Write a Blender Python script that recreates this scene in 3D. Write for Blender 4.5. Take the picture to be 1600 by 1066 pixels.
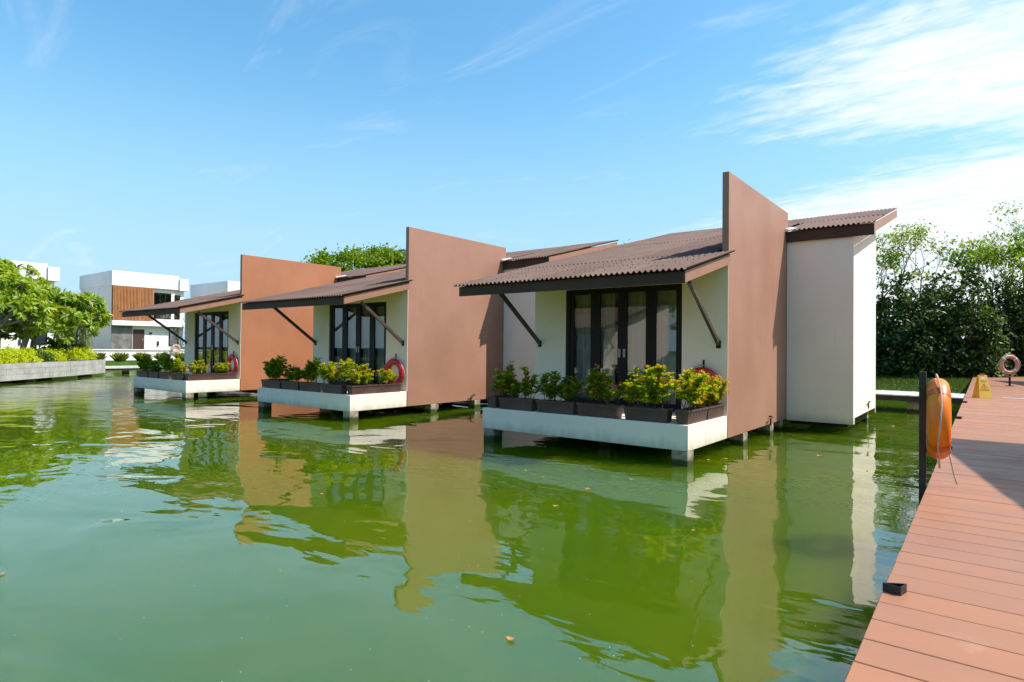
import bpy, bmesh, math, random
import numpy as np
from mathutils import Vector, Matrix

sc = bpy.context.scene
for o in list(bpy.data.objects): bpy.data.objects.remove(o)
C = sc.collection
R = math.radians

# ------------------------------------------------------------------ camera
HEAD, PITCH, ROLL = 0.65846, 0.01151, 0.00913
cam = bpy.data.cameras.new('camera'); cam_o = bpy.data.objects.new('camera', cam); C.objects.link(cam_o)
cam.sensor_width = 36; cam.lens = 21.43; cam.clip_start = 0.05; cam.clip_end = 3000
cam_o.matrix_world = (Matrix.Translation((3.5, -8.849, 1.76)) @ Matrix.Rotation(HEAD, 4, 'Z')
                      @ Matrix.Rotation(math.pi/2 + PITCH, 4, 'X') @ Matrix.Rotation(ROLL, 4, 'Z'))
sc.camera = cam_o

# ------------------------------------------------------------------ sun and sky
SUN = Vector((1.0, 0.61, 1.42)).normalized()
ELEV = math.asin(SUN.z); AZ = math.atan2(SUN.x, SUN.y)
sl = bpy.data.lights.new('sun', 'SUN'); sl.energy = 5.0; sl.angle = R(0.55); sl.color = (1.0, 0.95, 0.885)
so = bpy.data.objects.new('sun', sl); C.objects.link(so)
so.rotation_euler = SUN.to_track_quat('Z', 'Y').to_euler(); so.location = SUN*60

world = bpy.data.worlds.new('World'); sc.world = world; world.use_nodes = True
nt = world.node_tree; nt.nodes.clear()
def wn(t, **k):
    n = nt.nodes.new(t)
    for a, b in k.items(): setattr(n, a, b)
    return n
def wl(a, b): nt.links.new(a, b)
def wmath(op, a, b=None, c=None, clamp=False):
    n = wn('ShaderNodeMath', operation=op, use_clamp=clamp)
    for i, v in enumerate((a, b, c)):
        if v is None: continue
        if isinstance(v, (int, float)): n.inputs[i].default_value = v
        else: wl(v, n.inputs[i])
    return n.outputs[0]
out = wn('ShaderNodeOutputWorld'); bg = wn('ShaderNodeBackground'); bg.inputs[1].default_value = 0.116
sky = wn('ShaderNodeTexSky', sky_type='NISHITA', sun_disc=False)
sky.sun_elevation = ELEV; sky.sun_rotation = AZ; sky.altitude = 0; sky.air_density = 1.35; sky.dust_density = 1.0; sky.ozone_density = 3.0
tc = wn('ShaderNodeTexCoord')
sep = wn('ShaderNodeSeparateXYZ'); wl(tc.outputs['Generated'], sep.inputs[0])
zz = wmath('ADD', wmath('MAXIMUM', sep.outputs[2], 0.0), 0.10)
px_ = wmath('DIVIDE', sep.outputs[0], zz); py_ = wmath('DIVIDE', sep.outputs[1], zz)
comb = wn('ShaderNodeCombineXYZ'); wl(px_, comb.inputs[0]); wl(py_, comb.inputs[1])
def wmap(rot, scale, loc=(0, 0, 0)):
    m = wn('ShaderNodeMapping'); m.inputs['Rotation'].default_value = (0, 0, rot)
    m.inputs['Scale'].default_value = scale; m.inputs['Location'].default_value = loc
    wl(comb.outputs[0], m.inputs[0]); return m.outputs[0]
def wnoise(vec, scale, detail, rough, dist=0.0):
    n = wn('ShaderNodeTexNoise'); n.inputs['Scale'].default_value = scale; n.inputs['Detail'].default_value = detail
    n.inputs['Roughness'].default_value = rough; n.inputs['Distortion'].default_value = dist
    wl(vec, n.inputs['Vector']); return n.outputs['Fac']
def wramp(v, a, b):
    n = wn('ShaderNodeMapRange', interpolation_type='SMOOTHSTEP'); n.inputs['From Min'].default_value = a; n.inputs['From Max'].default_value = b
    wl(v, n.inputs['Value']); return n.outputs['Result']
# the cirrus field: a fan of streaks opening towards +X, and a second bank lower down
streak = wnoise(wmap(R(28), (0.9, 3.4, 1)), 2.2, 8, 0.62, 0.6)
mottle = wnoise(wmap(R(20), (4.0, 9.0, 1)), 2.2, 5, 0.62, 0.4)
soft = wnoise(wmap(R(20), (1.0, 1.6, 1)), 1.4, 3, 0.5, 0.3)
def lin(ax, ay, c): return wmath('ADD', wmath('ADD', wmath('MULTIPLY', px_, ax), wmath('MULTIPLY', py_, ay)), c)
fan = wmath('MULTIPLY', wramp(lin(0.55, 1.0, -1.64), -0.40, 0.50), wramp(lin(0.60, -1.0, 2.66), -0.30, 0.55))
low = wmath('MULTIPLY', wramp(lin(0.35, 1.0, -2.72), -0.35, 0.40), wramp(px_, -2.6, -0.5))
mask = wmath('MAXIMUM', fan, wmath('MULTIPLY', low, 0.95))
tex = wmath('ADD', wmath('ADD', wmath('MULTIPLY', streak, 0.9), wmath('MULTIPLY', mottle, 0.75)), wmath('MULTIPLY', soft, 0.55))   # about 1.0 on average
thick = wramp(wmath('ADD', mask, wmath('MULTIPLY', wmath('SUBTRACT', tex, 1.1), 1.25)), 0.05, 1.15)
thick = wmath('MULTIPLY', thick, wramp(mask, 0.0, 0.25))
wisp = wmath('MULTIPLY', wramp(wnoise(wmap(R(70), (0.8, 2.4, 1), (1.7, 0.4, 0)), 1.3, 6, 0.62, 0.8), 0.56, 0.80), 0.24)
haze = wmath('MULTIPLY', wramp(sep.outputs[2], 0.44, 0.06), 0.80)
amount = wmath('MAXIMUM', wmath('MULTIPLY', thick, 0.90), wmath('ADD', wisp, 0.035))
hs = wn('ShaderNodeHueSaturation'); hs.inputs['Hue'].default_value = 0.488; hs.inputs['Saturation'].default_value = 1.32; hs.inputs['Value'].default_value = 1.47
wl(sky.outputs[0], hs.inputs['Color'])
mh = wn('ShaderNodeMix', data_type='RGBA'); wl(haze, mh.inputs['Factor']); wl(hs.outputs[0], mh.inputs[6]); mh.inputs[7].default_value = (2.75, 4.75, 6.9, 1)
mc = wn('ShaderNodeMix', data_type='RGBA'); wl(amount, mc.inputs['Factor']); wl(mh.outputs[2], mc.inputs[6]); mc.inputs[7].default_value = (7.6, 7.75, 7.9, 1)
wl(mc.outputs[2], bg.inputs[0]); wl(bg.outputs[0], out.inputs[0])

sc.view_settings.view_transform = 'Standard'; sc.view_settings.look = 'None'
sc.view_settings.exposure = 0.37; sc.view_settings.gamma = 1.0; sc.view_settings.use_curve_mapping = False
sc.cycles.max_bounces = 10; sc.cycles.transparent_max_bounces = 12; sc.cycles.use_denoising = True
sc.cycles.caustics_reflective = False; sc.cycles.caustics_refractive = False

# ------------------------------------------------------------------ materials
M = {}
class Mat:
    def __init__(s, name):
        s.m = bpy.data.materials.new(name); s.m.use_nodes = True; s.t = s.m.node_tree; s.t.nodes.clear()
        s.out = s.n('ShaderNodeOutputMaterial'); s.p = s.n('ShaderNodeBsdfPrincipled'); s.l(s.p.outputs[0], s.out.inputs[0]); M[name] = s.m
        s.co = s.n('ShaderNodeTexCoord')
    def n(s, t, **k):
        x = s.t.nodes.new(t)
        for a, b in k.items(): setattr(x, a, b)
        return x
    def l(s, a, b): s.t.links.new(a, b)
    def vec(s, scale=(1, 1, 1), src='Object', rot=(0, 0, 0)):
        m = s.n('ShaderNodeMapping'); m.inputs['Scale'].default_value = scale; m.inputs['Rotation'].default_value = rot
        if src == 'World': g = s.n('ShaderNodeNewGeometry'); s.l(g.outputs['Position'], m.inputs[0])
        else: s.l(s.co.outputs[src], m.inputs[0])
        return m.outputs[0]
    def noise(s, vec, scale, detail=4, rough=0.55, dist=0.0):
        x = s.n('ShaderNodeTexNoise'); x.inputs['Scale'].default_value = scale; x.inputs['Detail'].default_value = detail
        x.inputs['Roughness'].default_value = rough; x.inputs['Distortion'].default_value = dist; s.l(vec, x.inputs['Vector']); return x.outputs['Fac']
    def ramp(s, v, a, b, lo=0.0, hi=1.0):
        x = s.n('ShaderNodeMapRange', interpolation_type='SMOOTHSTEP')
        for k, q in (('From Min', a), ('From Max', b), ('To Min', lo), ('To Max', hi)): x.inputs[k].default_value = q
        s.l(v, x.inputs['Value']); return x.outputs['Result']
    def math(s, op, a, b=None):
        x = s.n('ShaderNodeMath', operation=op)
        for i, v in enumerate((a, b)):
            if v is None: continue
            if isinstance(v, (int, float)): x.inputs[i].default_value = v
            else: s.l(v, x.inputs[i])
        return x.outputs[0]
    def mix(s, f, a, b):
        x = s.n('ShaderNodeMix', data_type='RGBA')
        for i, v in ((0, f), (6, a), (7, b)):
            if isinstance(v, (int, float)): x.inputs[i].default_value = v
            elif isinstance(v, tuple): x.inputs[i].default_value = (*v, 1)
            else: s.l(v, x.inputs[i])
        return x.outputs[2]
    def bump(s, h, strength, dist):
        b = s.n('ShaderNodeBump'); b.inputs['Strength'].default_value = strength; b.inputs['Distance'].default_value = dist
        s.l(h, b.inputs['Height']); s.l(b.outputs[0], s.p.inputs['Normal']); return b
    def col(s, c): 
        if isinstance(c, tuple): s.p.inputs['Base Color'].default_value = (*c, 1)
        else: s.l(c, s.p.inputs['Base Color'])
    def set(s, rough=0.6, spec=0.5, metal=0.0):
        s.p.inputs['Roughness'].default_value = rough; s.p.inputs['Specular IOR Level'].default_value = spec; s.p.inputs['Metallic'].default_value = metal

def paint(name, c1, c2, rough=0.6, spec=0.4, scale=1.2, bumpd=0.002, streak=None, fine=60):
    m = Mat(name); v = m.vec(src='World')
    col = m.mix(m.ramp(m.noise(v, scale, 5, 0.6), 0.3, 0.72), c1, c2)
    if streak:
        f = m.ramp(m.noise(m.vec((3.0, 3.0, 0.22), 'World'), 2.0, 5, 0.65), 0.56, 0.80, 0, streak[1]); col = m.mix(f, col, streak[0])
    m.col(col); m.set(rough, spec); m.bump(m.noise(v, fine, 3, 0.6), 0.35, bumpd); return m.m

paint('white_plaster', (0.89, 0.755, 0.66), (0.84, 0.70, 0.605), 0.75, 0.25, 1.0, 0.0015, ((0.55, 0.53, 0.47), 0.30))
_m = M['white_plaster']; _t = _m.node_tree; _p = [x for x in _t.nodes if x.type == 'BSDF_PRINCIPLED'][0]; _src = _p.inputs['Base Color'].links[0].from_socket
class _W(Mat):
    def __init__(s, m, p): s.m = m; s.t = m.node_tree; s.p = p; s.co = s.n('ShaderNodeTexCoord')
_w = _W(_m, _p); _g = _w.n('ShaderNodeNewGeometry'); _sx = _w.n('ShaderNodeSeparateXYZ'); _w.l(_g.outputs['Position'], _sx.inputs[0]); _v = _w.vec(src='World')
_h = _w.math('SUBTRACT', _sx.outputs[2], _w.math('MULTIPLY', _w.noise(_w.vec((3, 3, .6), 'World'), 2.2, 5, .65), 0.34))
_c = _w.mix(_w.ramp(_h, 0.02, 0.26, 0.55, 0.0), _src, (0.33, 0.33, 0.22))
_c = _w.mix(_w.ramp(_w.noise(_w.vec((14, 14, .8), 'World'), 1.0, 4, .6), 0.62, 0.82, 0, 0.30), _c, (0.45, 0.42, 0.35)); _w.col(_c)
paint('villa_white', (0.84, 0.80, 0.76), (0.78, 0.74, 0.70), 0.75, 0.25, 0.6, 0.0015, ((0.6, 0.58, 0.54), 0.22))
paint('brown_render', (0.360, 0.188, 0.124), (0.298, 0.146, 0.092), 0.50, 0.40, 0.55, 0.0015, ((0.43, 0.255, 0.185), 0.50))
paint('brown_render_orange', (0.410, 0.158, 0.070), (0.330, 0.126, 0.058), 0.5, 0.45, 0.55, 0.0012, ((0.42, 0.20, 0.11), 0.40))  # more orange variant of the brown render, for the farthest villa
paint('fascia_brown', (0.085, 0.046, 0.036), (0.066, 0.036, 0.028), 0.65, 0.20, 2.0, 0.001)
paint('fascia_sunlit', (0.33, 0.160, 0.095), (0.28, 0.135, 0.083), 0.50, 0.45, 2.0, 0.001)  # lighter copy of the brown fascia for sunward boards; sunlight put into the colour
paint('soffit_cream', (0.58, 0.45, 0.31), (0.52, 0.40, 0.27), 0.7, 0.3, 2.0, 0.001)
paint('cream_plaster', (0.90, 0.74, 0.585), (0.85, 0.69, 0.54), 0.75, 0.25, 1.0, 0.0015, ((0.70, 0.58, 0.45), 0.25))
paint('brace_brown', (0.085, 0.050, 0.040), (0.06, 0.038, 0.03), 0.35, 0.5, 3.0, 0.0008)
paint('frame_dark', (0.010, 0.007, 0.006), (0.014, 0.009, 0.008), 0.5, 0.25, 3.0, 0.0005)
paint('metal_grey', (0.45, 0.43, 0.40), (0.38, 0.36, 0.34), 0.35, 0.5, 3.0, 0.0005)
paint('flashing', (0.82, 0.78, 0.74), (0.6, 0.57, 0.54), 0.8, 0.2, 9.0, 0.01, None, 25)
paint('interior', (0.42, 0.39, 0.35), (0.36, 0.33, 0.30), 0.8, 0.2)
paint('stone_grey', (0.40, 0.38, 0.35), (0.27, 0.26, 0.24), 0.8, 0.3, 2.2, 0.01, ((0.17, 0.165, 0.155), 0.55), 14)
paint('stone_rough', (0.24, 0.225, 0.20), (0.10, 0.10, 0.092), 0.85, 0.3, 1.7, 0.02, None, 8)
paint('timber_slat', (0.50, 0.22, 0.085), (0.40, 0.17, 0.065), 0.6, 0.3, 1.5, 0.002)
paint('walk_board', (0.62, 0.59, 0.54), (0.46, 0.44, 0.40), 0.8, 0.2, 3.0, 0.004)
paint('black_plastic', (0.012, 0.012, 0.014), (0.018, 0.017, 0.02), 0.42, 0.5, 8)
paint('white_strip', (0.75, 0.73, 0.70), (0.6, 0.58, 0.55), 0.6, 0.3, 8)
paint('soil', (0.060, 0.036, 0.022), (0.030, 0.018, 0.012), 0.95, 0.1, 12, 0.02, None, 30)
paint('grass_ground', (0.060, 0.105, 0.018), (0.040, 0.075, 0.012), 0.95, 0.1, 3.0, 0.04, None, 12)
paint('post_wood', (0.060, 0.045, 0.038), (0.035, 0.026, 0.022), 0.7, 0.3, 5.0, 0.003)
paint('sign_yellow', (0.78, 0.50, 0.06), (0.72, 0.46, 0.055), 0.4, 0.5, 6, 0.0003)
paint('sign_red', (0.62, 0.10, 0.04), (0.55, 0.08, 0.035), 0.4, 0.5, 6, 0.0003)
paint('sign_ink', (0.20, 0.10, 0.02), (0.16, 0.08, 0.02), 0.5, 0.4, 6, 0.0003)
paint('rope_white', (0.62, 0.53, 0.43), (0.45, 0.36, 0.28), 0.9, 0.1, 30, 0.004, None, 120)
paint('buoy_red', (0.60, 0.022, 0.018), (0.50, 0.018, 0.016), 0.38, 0.5, 3, 0.001)
paint('buoy_band', (0.66, 0.115, 0.008), (0.56, 0.085, 0.008), 0.45, 0.5, 6, 0.001)
paint('buoy_faded', (0.56, 0.30, 0.19), (0.48, 0.24, 0.15), 0.55, 0.4, 4, 0.001)
paint('buoy_tape', (0.72, 0.69, 0.66), (0.6, 0.57, 0.54), 0.4, 0.5, 4, 0.0005)

# weathered orange life ring
m = Mat('buoy_orange'); v = m.vec(src='Object')
c = m.mix(m.ramp(m.noise(v, 3.0, 5, 0.6), 0.35, 0.7), (0.92, 0.225, 0.004), (0.86, 0.165, 0.003))
c = m.mix(m.ramp(m.noise(v, 22, 3, 0.6), 0.66, 0.8, 0, 0.6), c, (0.42, 0.10, 0.02)); m.col(c); m.set(0.42, 0.5); m.bump(m.noise(v, 40, 3), 0.25, 0.002)

# trough planter plastic
m = Mat('trough_brown'); v = m.vec(src='Object')
c = m.mix(m.ramp(m.noise(v, 5, 5, 0.65), 0.4, 0.75), (0.080, 0.040, 0.033), (0.12, 0.068, 0.055))
m.col(c); m.set(0.5, 0.45); m.bump(m.noise(v, 60, 2), 0.2, 0.001)

# corrugated bitumen roof sheet
m = Mat('roof_sheet'); v = m.vec(src='World')
oi = m.n('ShaderNodeObjectInfo')
c = m.mix(m.ramp(m.noise(v, 1.1, 6, 0.65), 0.3, 0.75), (0.150, 0.092, 0.072), (0.19, 0.125, 0.100))
c = m.mix(m.math('MULTIPLY', oi.outputs['Random'], 0.75), c, (0.115, 0.070, 0.055))
c = m.mix(m.ramp(m.noise(m.vec((6, 0.5, 1), 'World'), 2.2, 5, 0.7), 0.55, 0.8, 0, 0.45), c, (0.25, 0.175, 0.145))
m.col(c); m.set(0.85, 0.2); m.bump(m.noise(v, 90, 3), 0.4, 0.003)

# stilts: pale concrete going to green slime near the water line
m = Mat('stilt_concrete'); v = m.vec(src='World')
g = m.n('ShaderNodeNewGeometry'); sx = m.n('ShaderNodeSeparateXYZ'); m.l(g.outputs['Position'], sx.inputs[0])
c = m.mix(m.ramp(m.noise(v, 7, 5, 0.65), 0.35, 0.7), (0.40, 0.33, 0.25), (0.14, 0.105, 0.075))
hz = m.math('ADD', sx.outputs[2], m.math('MULTIPLY', m.noise(v, 9, 4, 0.6), 0.12))
c = m.mix(m.ramp(hz, 0.13, 0.19, 1, 0), c, (0.045, 0.055, 0.012)); m.col(c); m.set(0.8, 0.3); m.bump(m.noise(v, 25, 4), 0.5, 0.01)

# decking boards
m = Mat('deck_board'); oi = m.n('ShaderNodeObjectInfo'); v = m.vec((1, 1, 1), 'World')
c = m.mix(m.ramp(m.noise(v, 0.9, 4, 0.6), 0.3, 0.7), (0.425, 0.180, 0.083), (0.37, 0.165, 0.088))
c = m.mix(m.math('MULTIPLY', oi.outputs['Random'], 0.9), c, (0.325, 0.155, 0.095))
c = m.mix(m.ramp(m.noise(m.vec((0.5, 30, 1), 'World'), 3, 4, 0.6), 0.45, 0.8, 0, 0.35), c, (0.30, 0.14, 0.085))
c = m.mix(m.ramp(m.noise(v, 3.3, 6, 0.7), 0.58, 0.78, 0, 0.35), c, (0.50, 0.30, 0.22))
c = m.mix(m.ramp(m.noise(v, 0.55, 6, 0.7), 0.50, 0.75, 0, 0.40), c, (0.36, 0.20, 0.145))
c = m.mix(m.ramp(m.noise(v, 26, 3, 0.6), 0.70, 0.80, 0, 0.5), c, (0.26, 0.13, 0.08))
m.col(c); m.l(m.ramp(m.noise(v, 2.2, 4), 0.3, 0.7, 0.42, 0.60), m.p.inputs['Roughness']); m.p.inputs['Specular IOR Level'].default_value = 0.35
m.bump(m.noise(m.vec((1.5, 220, 1), 'World'), 1.0, 3, 0.5), 0.25, 0.0015)

# sheer curtain
m = Mat('sheer_curtain'); m.t.nodes.remove(m.p)
d = m.n('ShaderNodeBsdfDiffuse'); d.inputs[0].default_value = (0.90, 0.89, 0.86, 1); t = m.n('ShaderNodeBsdfTranslucent'); t.inputs[0].default_value = (0.7, 0.7, 0.69, 1)
a = m.n('ShaderNodeMixShader'); a.inputs[0].default_value = 0.35; m.l(d.outputs[0], a.inputs[1]); m.l(t.outputs[0], a.inputs[2])
tr = m.n('ShaderNodeBsdfTransparent'); b = m.n('ShaderNodeMixShader'); b.inputs[0].default_value = 0.12; m.l(a.outputs[0], b.inputs[1]); m.l(tr.outputs[0], b.inputs[2]); m.l(b.outputs[0], m.out.inputs[0])
# window glass (single sheet, mirror + see-through by fresnel)
m = Mat('window_glass'); m.t.nodes.remove(m.p)
fr = m.n('ShaderNodeFresnel'); fr.inputs[0].default_value = 1.75; gl = m.n('ShaderNodeBsdfGlossy'); gl.inputs['Roughness'].default_value = 0.005; gl.inputs[0].default_value = (0.9, 0.93, 0.92, 1)
tr = m.n('ShaderNodeBsdfTransparent'); tr.inputs[0].default_value = (0.93, 0.96, 0.95, 1); mx = m.n('ShaderNodeMixShader')
f = m.math('MINIMUM', m.math('MULTIPLY', fr.outputs[0], 1.6), 1.0)
m.l(f, mx.inputs[0]); m.l(tr.outputs[0], mx.inputs[1]); m.l(gl.outputs[0], mx.inputs[2]); m.l(mx.outputs[0], m.out.inputs[0])

# pond water: murky green body under a calm rippled surface
m = Mat('pond_water'); v = m.vec(src='World')
c = m.mix(m.ramp(m.noise(v, 0.22, 4, 0.6), 0.3, 0.72), (0.088, 0.137, 0.0011), (0.060, 0.122, 0.006))
c = m.mix(m.ramp(m.noise(v, 1.1, 5, 0.6, 0.6), 0.52, 0.8, 0, 0.25), c, (0.055, 0.112, 0.003))
m.col(c); m.p.inputs['Roughness'].default_value = 0.012; m.p.inputs['IOR'].default_value = 1.95; m.p.inputs['Specular IOR Level'].default_value = 0.5
m.p.subsurface_method = 'RANDOM_WALK'; m.p.inputs['Subsurface Weight'].default_value = 1.0; m.p.inputs['Subsurface Radius'].default_value = (0.7, 1.0, 0.5); m.p.inputs['Subsurface Scale'].default_value = 6.0
h1 = m.noise(m.vec((1, 1.5, 1), 'World', (0, 0, R(-38))), 0.62, 2, 0.4, 0.6)
h2 = m.noise(m.vec((1.0, 2.2, 1), 'World', (0, 0, R(-38))), 2.0, 2, 0.5, 0.3)
h3 = m.noise(m.vec((1.0, 2.6, 1), 'World', (0, 0, R(-38))), 7.0, 3, 0.5, 0.2)
g = m.n('ShaderNodeNewGeometry'); sx = m.n('ShaderNodeSeparateXYZ'); m.l(g.outputs['Position'], sx.inputs[0])
calm = m.math('ADD', m.ramp(sx.outputs[0], -6, -20, 0.0, 1.0), m.ramp(sx.outputs[1], 1, 8, 0.0, 0.8))     # breeze reaches the open far side
patch = m.math('ADD', m.ramp(m.noise(v, 0.13, 2, 0.5), 0.42, 0.66, 0.0, 0.10), calm)
h = m.math('ADD', m.math('MULTIPLY', h1, 0.036), m.math('ADD', m.math('MULTIPLY', h2, 0.0032), m.math('MULTIPLY', m.math('MULTIPLY', h3, patch), 0.0026)))
m.bump(h, 1.0, 1.0)

def leafmat(name, c1, c2, c3, tl=0.35, spec=0.4, rough=0.45):
    m = Mat(name); g = m.n('ShaderNodeNewGeometry'); r = m.n('ShaderNodeValToRGB')
    e = r.color_ramp.elements; e[0].position = 0.0; e[0].color = (*c1, 1); e[1].position = 1.0; e[1].color = (*c3, 1)
    k = e.new(0.55); k.color = (*c2, 1); m.l(g.outputs['Random Per Island'], r.inputs[0])
    m.col(r.outputs[0]); m.set(rough, spec)
    t = m.n('ShaderNodeBsdfTranslucent'); hs = m.n('ShaderNodeHueSaturation'); hs.inputs['Value'].default_value = 1.5; hs.inputs['Saturation'].default_value = 1.1; hs.inputs['Hue'].default_value = 0.485
    m.l(r.outputs[0], hs.inputs['Color']); m.l(hs.outputs[0], t.inputs[0])
    x = m.n('ShaderNodeMixShader'); x.inputs[0].default_value = tl; m.l(m.p.outputs[0], x.inputs[1]); m.l(t.outputs[0], x.inputs[2]); m.l(x.outputs[0], m.out.inputs[0])
leafmat('leaf_frangipani', (0.10, 0.21, 0.010), (0.22, 0.34, 0.014), (0.42, 0.45, 0.04), 0.40)
leafmat('leaf_hedge_bright', (0.36, 0.46, 0.006), (0.46, 0.54, 0.008), (0.58, 0.60, 0.02), 0.40)
leafmat('leaf_shrub_green', (0.045, 0.105, 0.014), (0.075, 0.15, 0.016), (0.14, 0.20, 0.02), 0.35)
leafmat('leaf_ixora', (0.07, 0.165, 0.010), (0.17, 0.29, 0.010), (0.46, 0.48, 0.015), 0.40)
leafmat('leaf_ixora_sunlit', (0.13, 0.25, 0.010), (0.29, 0.41, 0.012), (0.55, 0.55, 0.018), 0.42)  # lighter ixora leaf for the sunlit troughs; sunlight put into the leaf colour
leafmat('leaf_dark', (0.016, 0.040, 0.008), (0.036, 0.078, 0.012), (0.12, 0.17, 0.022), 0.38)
leafmat('leaf_tree', (0.075, 0.155, 0.014), (0.14, 0.24, 0.018), (0.26, 0.33, 0.03), 0.50)
leafmat('leaf_airy', (0.10, 0.18, 0.02), (0.18, 0.26, 0.03), (0.30, 0.36, 0.05), 0.50)
leafmat('leaf_grass', (0.16, 0.22, 0.03), (0.26, 0.31, 0.05), (0.38, 0.40, 0.12), 0.45)
leafmat('leaf_lawn', (0.045, 0.085, 0.010), (0.075, 0.125, 0.014), (0.12, 0.17, 0.03), 0.3)
leafmat('petal_yellow', (0.62, 0.40, 0.015), (0.72, 0.52, 0.02), (0.75, 0.42, 0.02), 0.3)
leafmat('petal_red', (0.55, 0.035, 0.012), (0.62, 0.085, 0.015), (0.65, 0.20, 0.02), 0.3)
leafmat('petal_white', (0.75, 0.70, 0.55), (0.8, 0.77, 0.68), (0.8, 0.72, 0.45), 0.3)
leafmat('leaf_dry', (0.42, 0.16, 0.045), (0.50, 0.24, 0.08), (0.55, 0.36, 0.16), 0.15)
paint('bark_pale', (0.36, 0.32, 0.28), (0.22, 0.19, 0.165), 0.85, 0.2, 5, 0.01, None, 30)
paint('bark_dark', (0.10, 0.075, 0.055), (0.055, 0.042, 0.032), 0.9, 0.2, 6, 0.01, None, 30)

# ------------------------------------------------------------------ mesh helpers
class MB:
    def __init__(s): s.v = []; s.f = []
    def add(s, vs, fs):
        k = len(s.v); s.v += [tuple(q) for q in vs]; s.f += [tuple(i+k for i in q) for q in fs]; return s
    def box(s, x0, x1, y0, y1, z0, z1):
        return s.add([(x0,y0,z0),(x1,y0,z0),(x1,y1,z0),(x0,y1,z0),(x0,y0,z1),(x1,y0,z1),(x1,y1,z1),(x0,y1,z1)],
              [(0,3,2,1),(4,5,6,7),(0,1,5,4),(1,2,6,5),(2,3,7,6),(3,0,4,7)])
    def hexa(s, P):     # eight corners, bottom ring then top ring
        return s.add(P, [(0,3,2,1),(4,5,6,7),(0,1,5,4),(1,2,6,5),(2,3,7,6),(3,0,4,7)])
    def prism(s, poly, z0, z1):
        n = len(poly); vs = [(x,y,z0) for x,y in poly]+[(x,y,z1) for x,y in poly]
        return s.add(vs, [tuple(range(n-1,-1,-1)), tuple(range(n,2*n))]+[(i,(i+1)%n,n+(i+1)%n,n+i) for i in range(n)])
    def tube(s, pts, rad, seg=8, closed=False, cap=True):
        pts = [Vector(p) for p in pts]; n = len(pts)
        if not hasattr(rad, '__len__'): rad = [rad]*n
        up = Vector((0, 0, 1)); vs = []; prev = None
        for i, p in enumerate(pts):
            a = pts[(i-1) % n] if (i or closed) else p; b = pts[(i+1) % n] if (i < n-1 or closed) else p
            d = (b-a).normalized()
            if prev is None:
                x = d.cross(up)
                if x.length < 1e-3: x = d.cross(Vector((1, 0, 0)))
            else: x = prev - d*prev.dot(d)
            x.normalize(); y = d.cross(x); prev = x
            for k in range(seg):
                t = 2*math.pi*k/seg; vs.append(p + (x*math.cos(t)+y*math.sin(t))*rad[i])
        fs = []
        for i in range(n if closed else n-1):
            for k in range(seg):
                a = i*seg+k; b = i*seg+(k+1) % seg; c = ((i+1) % n)*seg+(k+1) % seg; e = ((i+1) % n)*seg+k; fs.append((a, b, c, e))
        if cap and not closed: fs += [tuple(range(seg-1, -1, -1)), tuple(range((n-1)*seg, n*seg))]
        return s.add(vs, fs)
    def torus(s, R0, r, seg=48, rs=14, axis='y', a0=0.0, a1=2*math.pi, flat=1.0):
        full = abs(a1-a0-2*math.pi) < 1e-6; n = seg if full else seg+1; vs = []
        for i in range(n):
            t = a0+(a1-a0)*i/seg
            for k in range(rs):
                q = 2*math.pi*k/rs; rr = R0+r*math.cos(q); h = r*math.sin(q)*flat
                vs.append((rr*math.cos(t), h, rr*math.sin(t)) if axis == 'y' else (h, rr*math.cos(t), rr*math.sin(t)))
        fs = []
        for i in range(seg):
            for k in range(rs):
                j = (i+1) % n; fs.append((i*rs+k, i*rs+(k+1) % rs, j*rs+(k+1) % rs, j*rs+k))
        return s.add(vs, fs)
    def mesh(s, name, mat, smooth=False):
        me = bpy.data.meshes.new(name); me.from_pydata(s.v, [], s.f); me.validate()
        bm = bmesh.new(); bm.from_mesh(me); bmesh.ops.recalc_face_normals(bm, faces=bm.faces); bm.to_mesh(me); bm.free()
        if isinstance(mat, str): me.materials.append(M[mat])
        if smooth: me.shade_smooth()
        return me
    def build(s, name, mat, parent=None, smooth=False, bevel=0.0, loc=None):
        o = bpy.data.objects.new(name, s.mesh(name, mat, smooth)); C.objects.link(o); o.parent = parent
        if loc is not None: o.location = loc
        if bevel:
            b = o.modifiers.new('bevel', 'BEVEL'); b.width = bevel; b.segments = 2; b.limit_method = 'ANGLE'
        return o
def tag(o, label=None, cat=None, group=None, kind=None):
    if label: o['label'] = label
    if cat: o['category'] = cat
    if group: o['group'] = group
    if kind: o['kind'] = kind
    return o
def empty(name, loc=(0, 0, 0), rz=0.0):
    o = bpy.data.objects.new(name, None); C.objects.link(o); o.location = loc; o.rotation_euler.z = rz; o.empty_display_size = 0.2; return o
def copy_tree(o, parent=None):
    c = o.copy(); C.objects.link(c); c.parent = parent
    for ch in list(o.children): copy_tree(ch, c)
    return c

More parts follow.
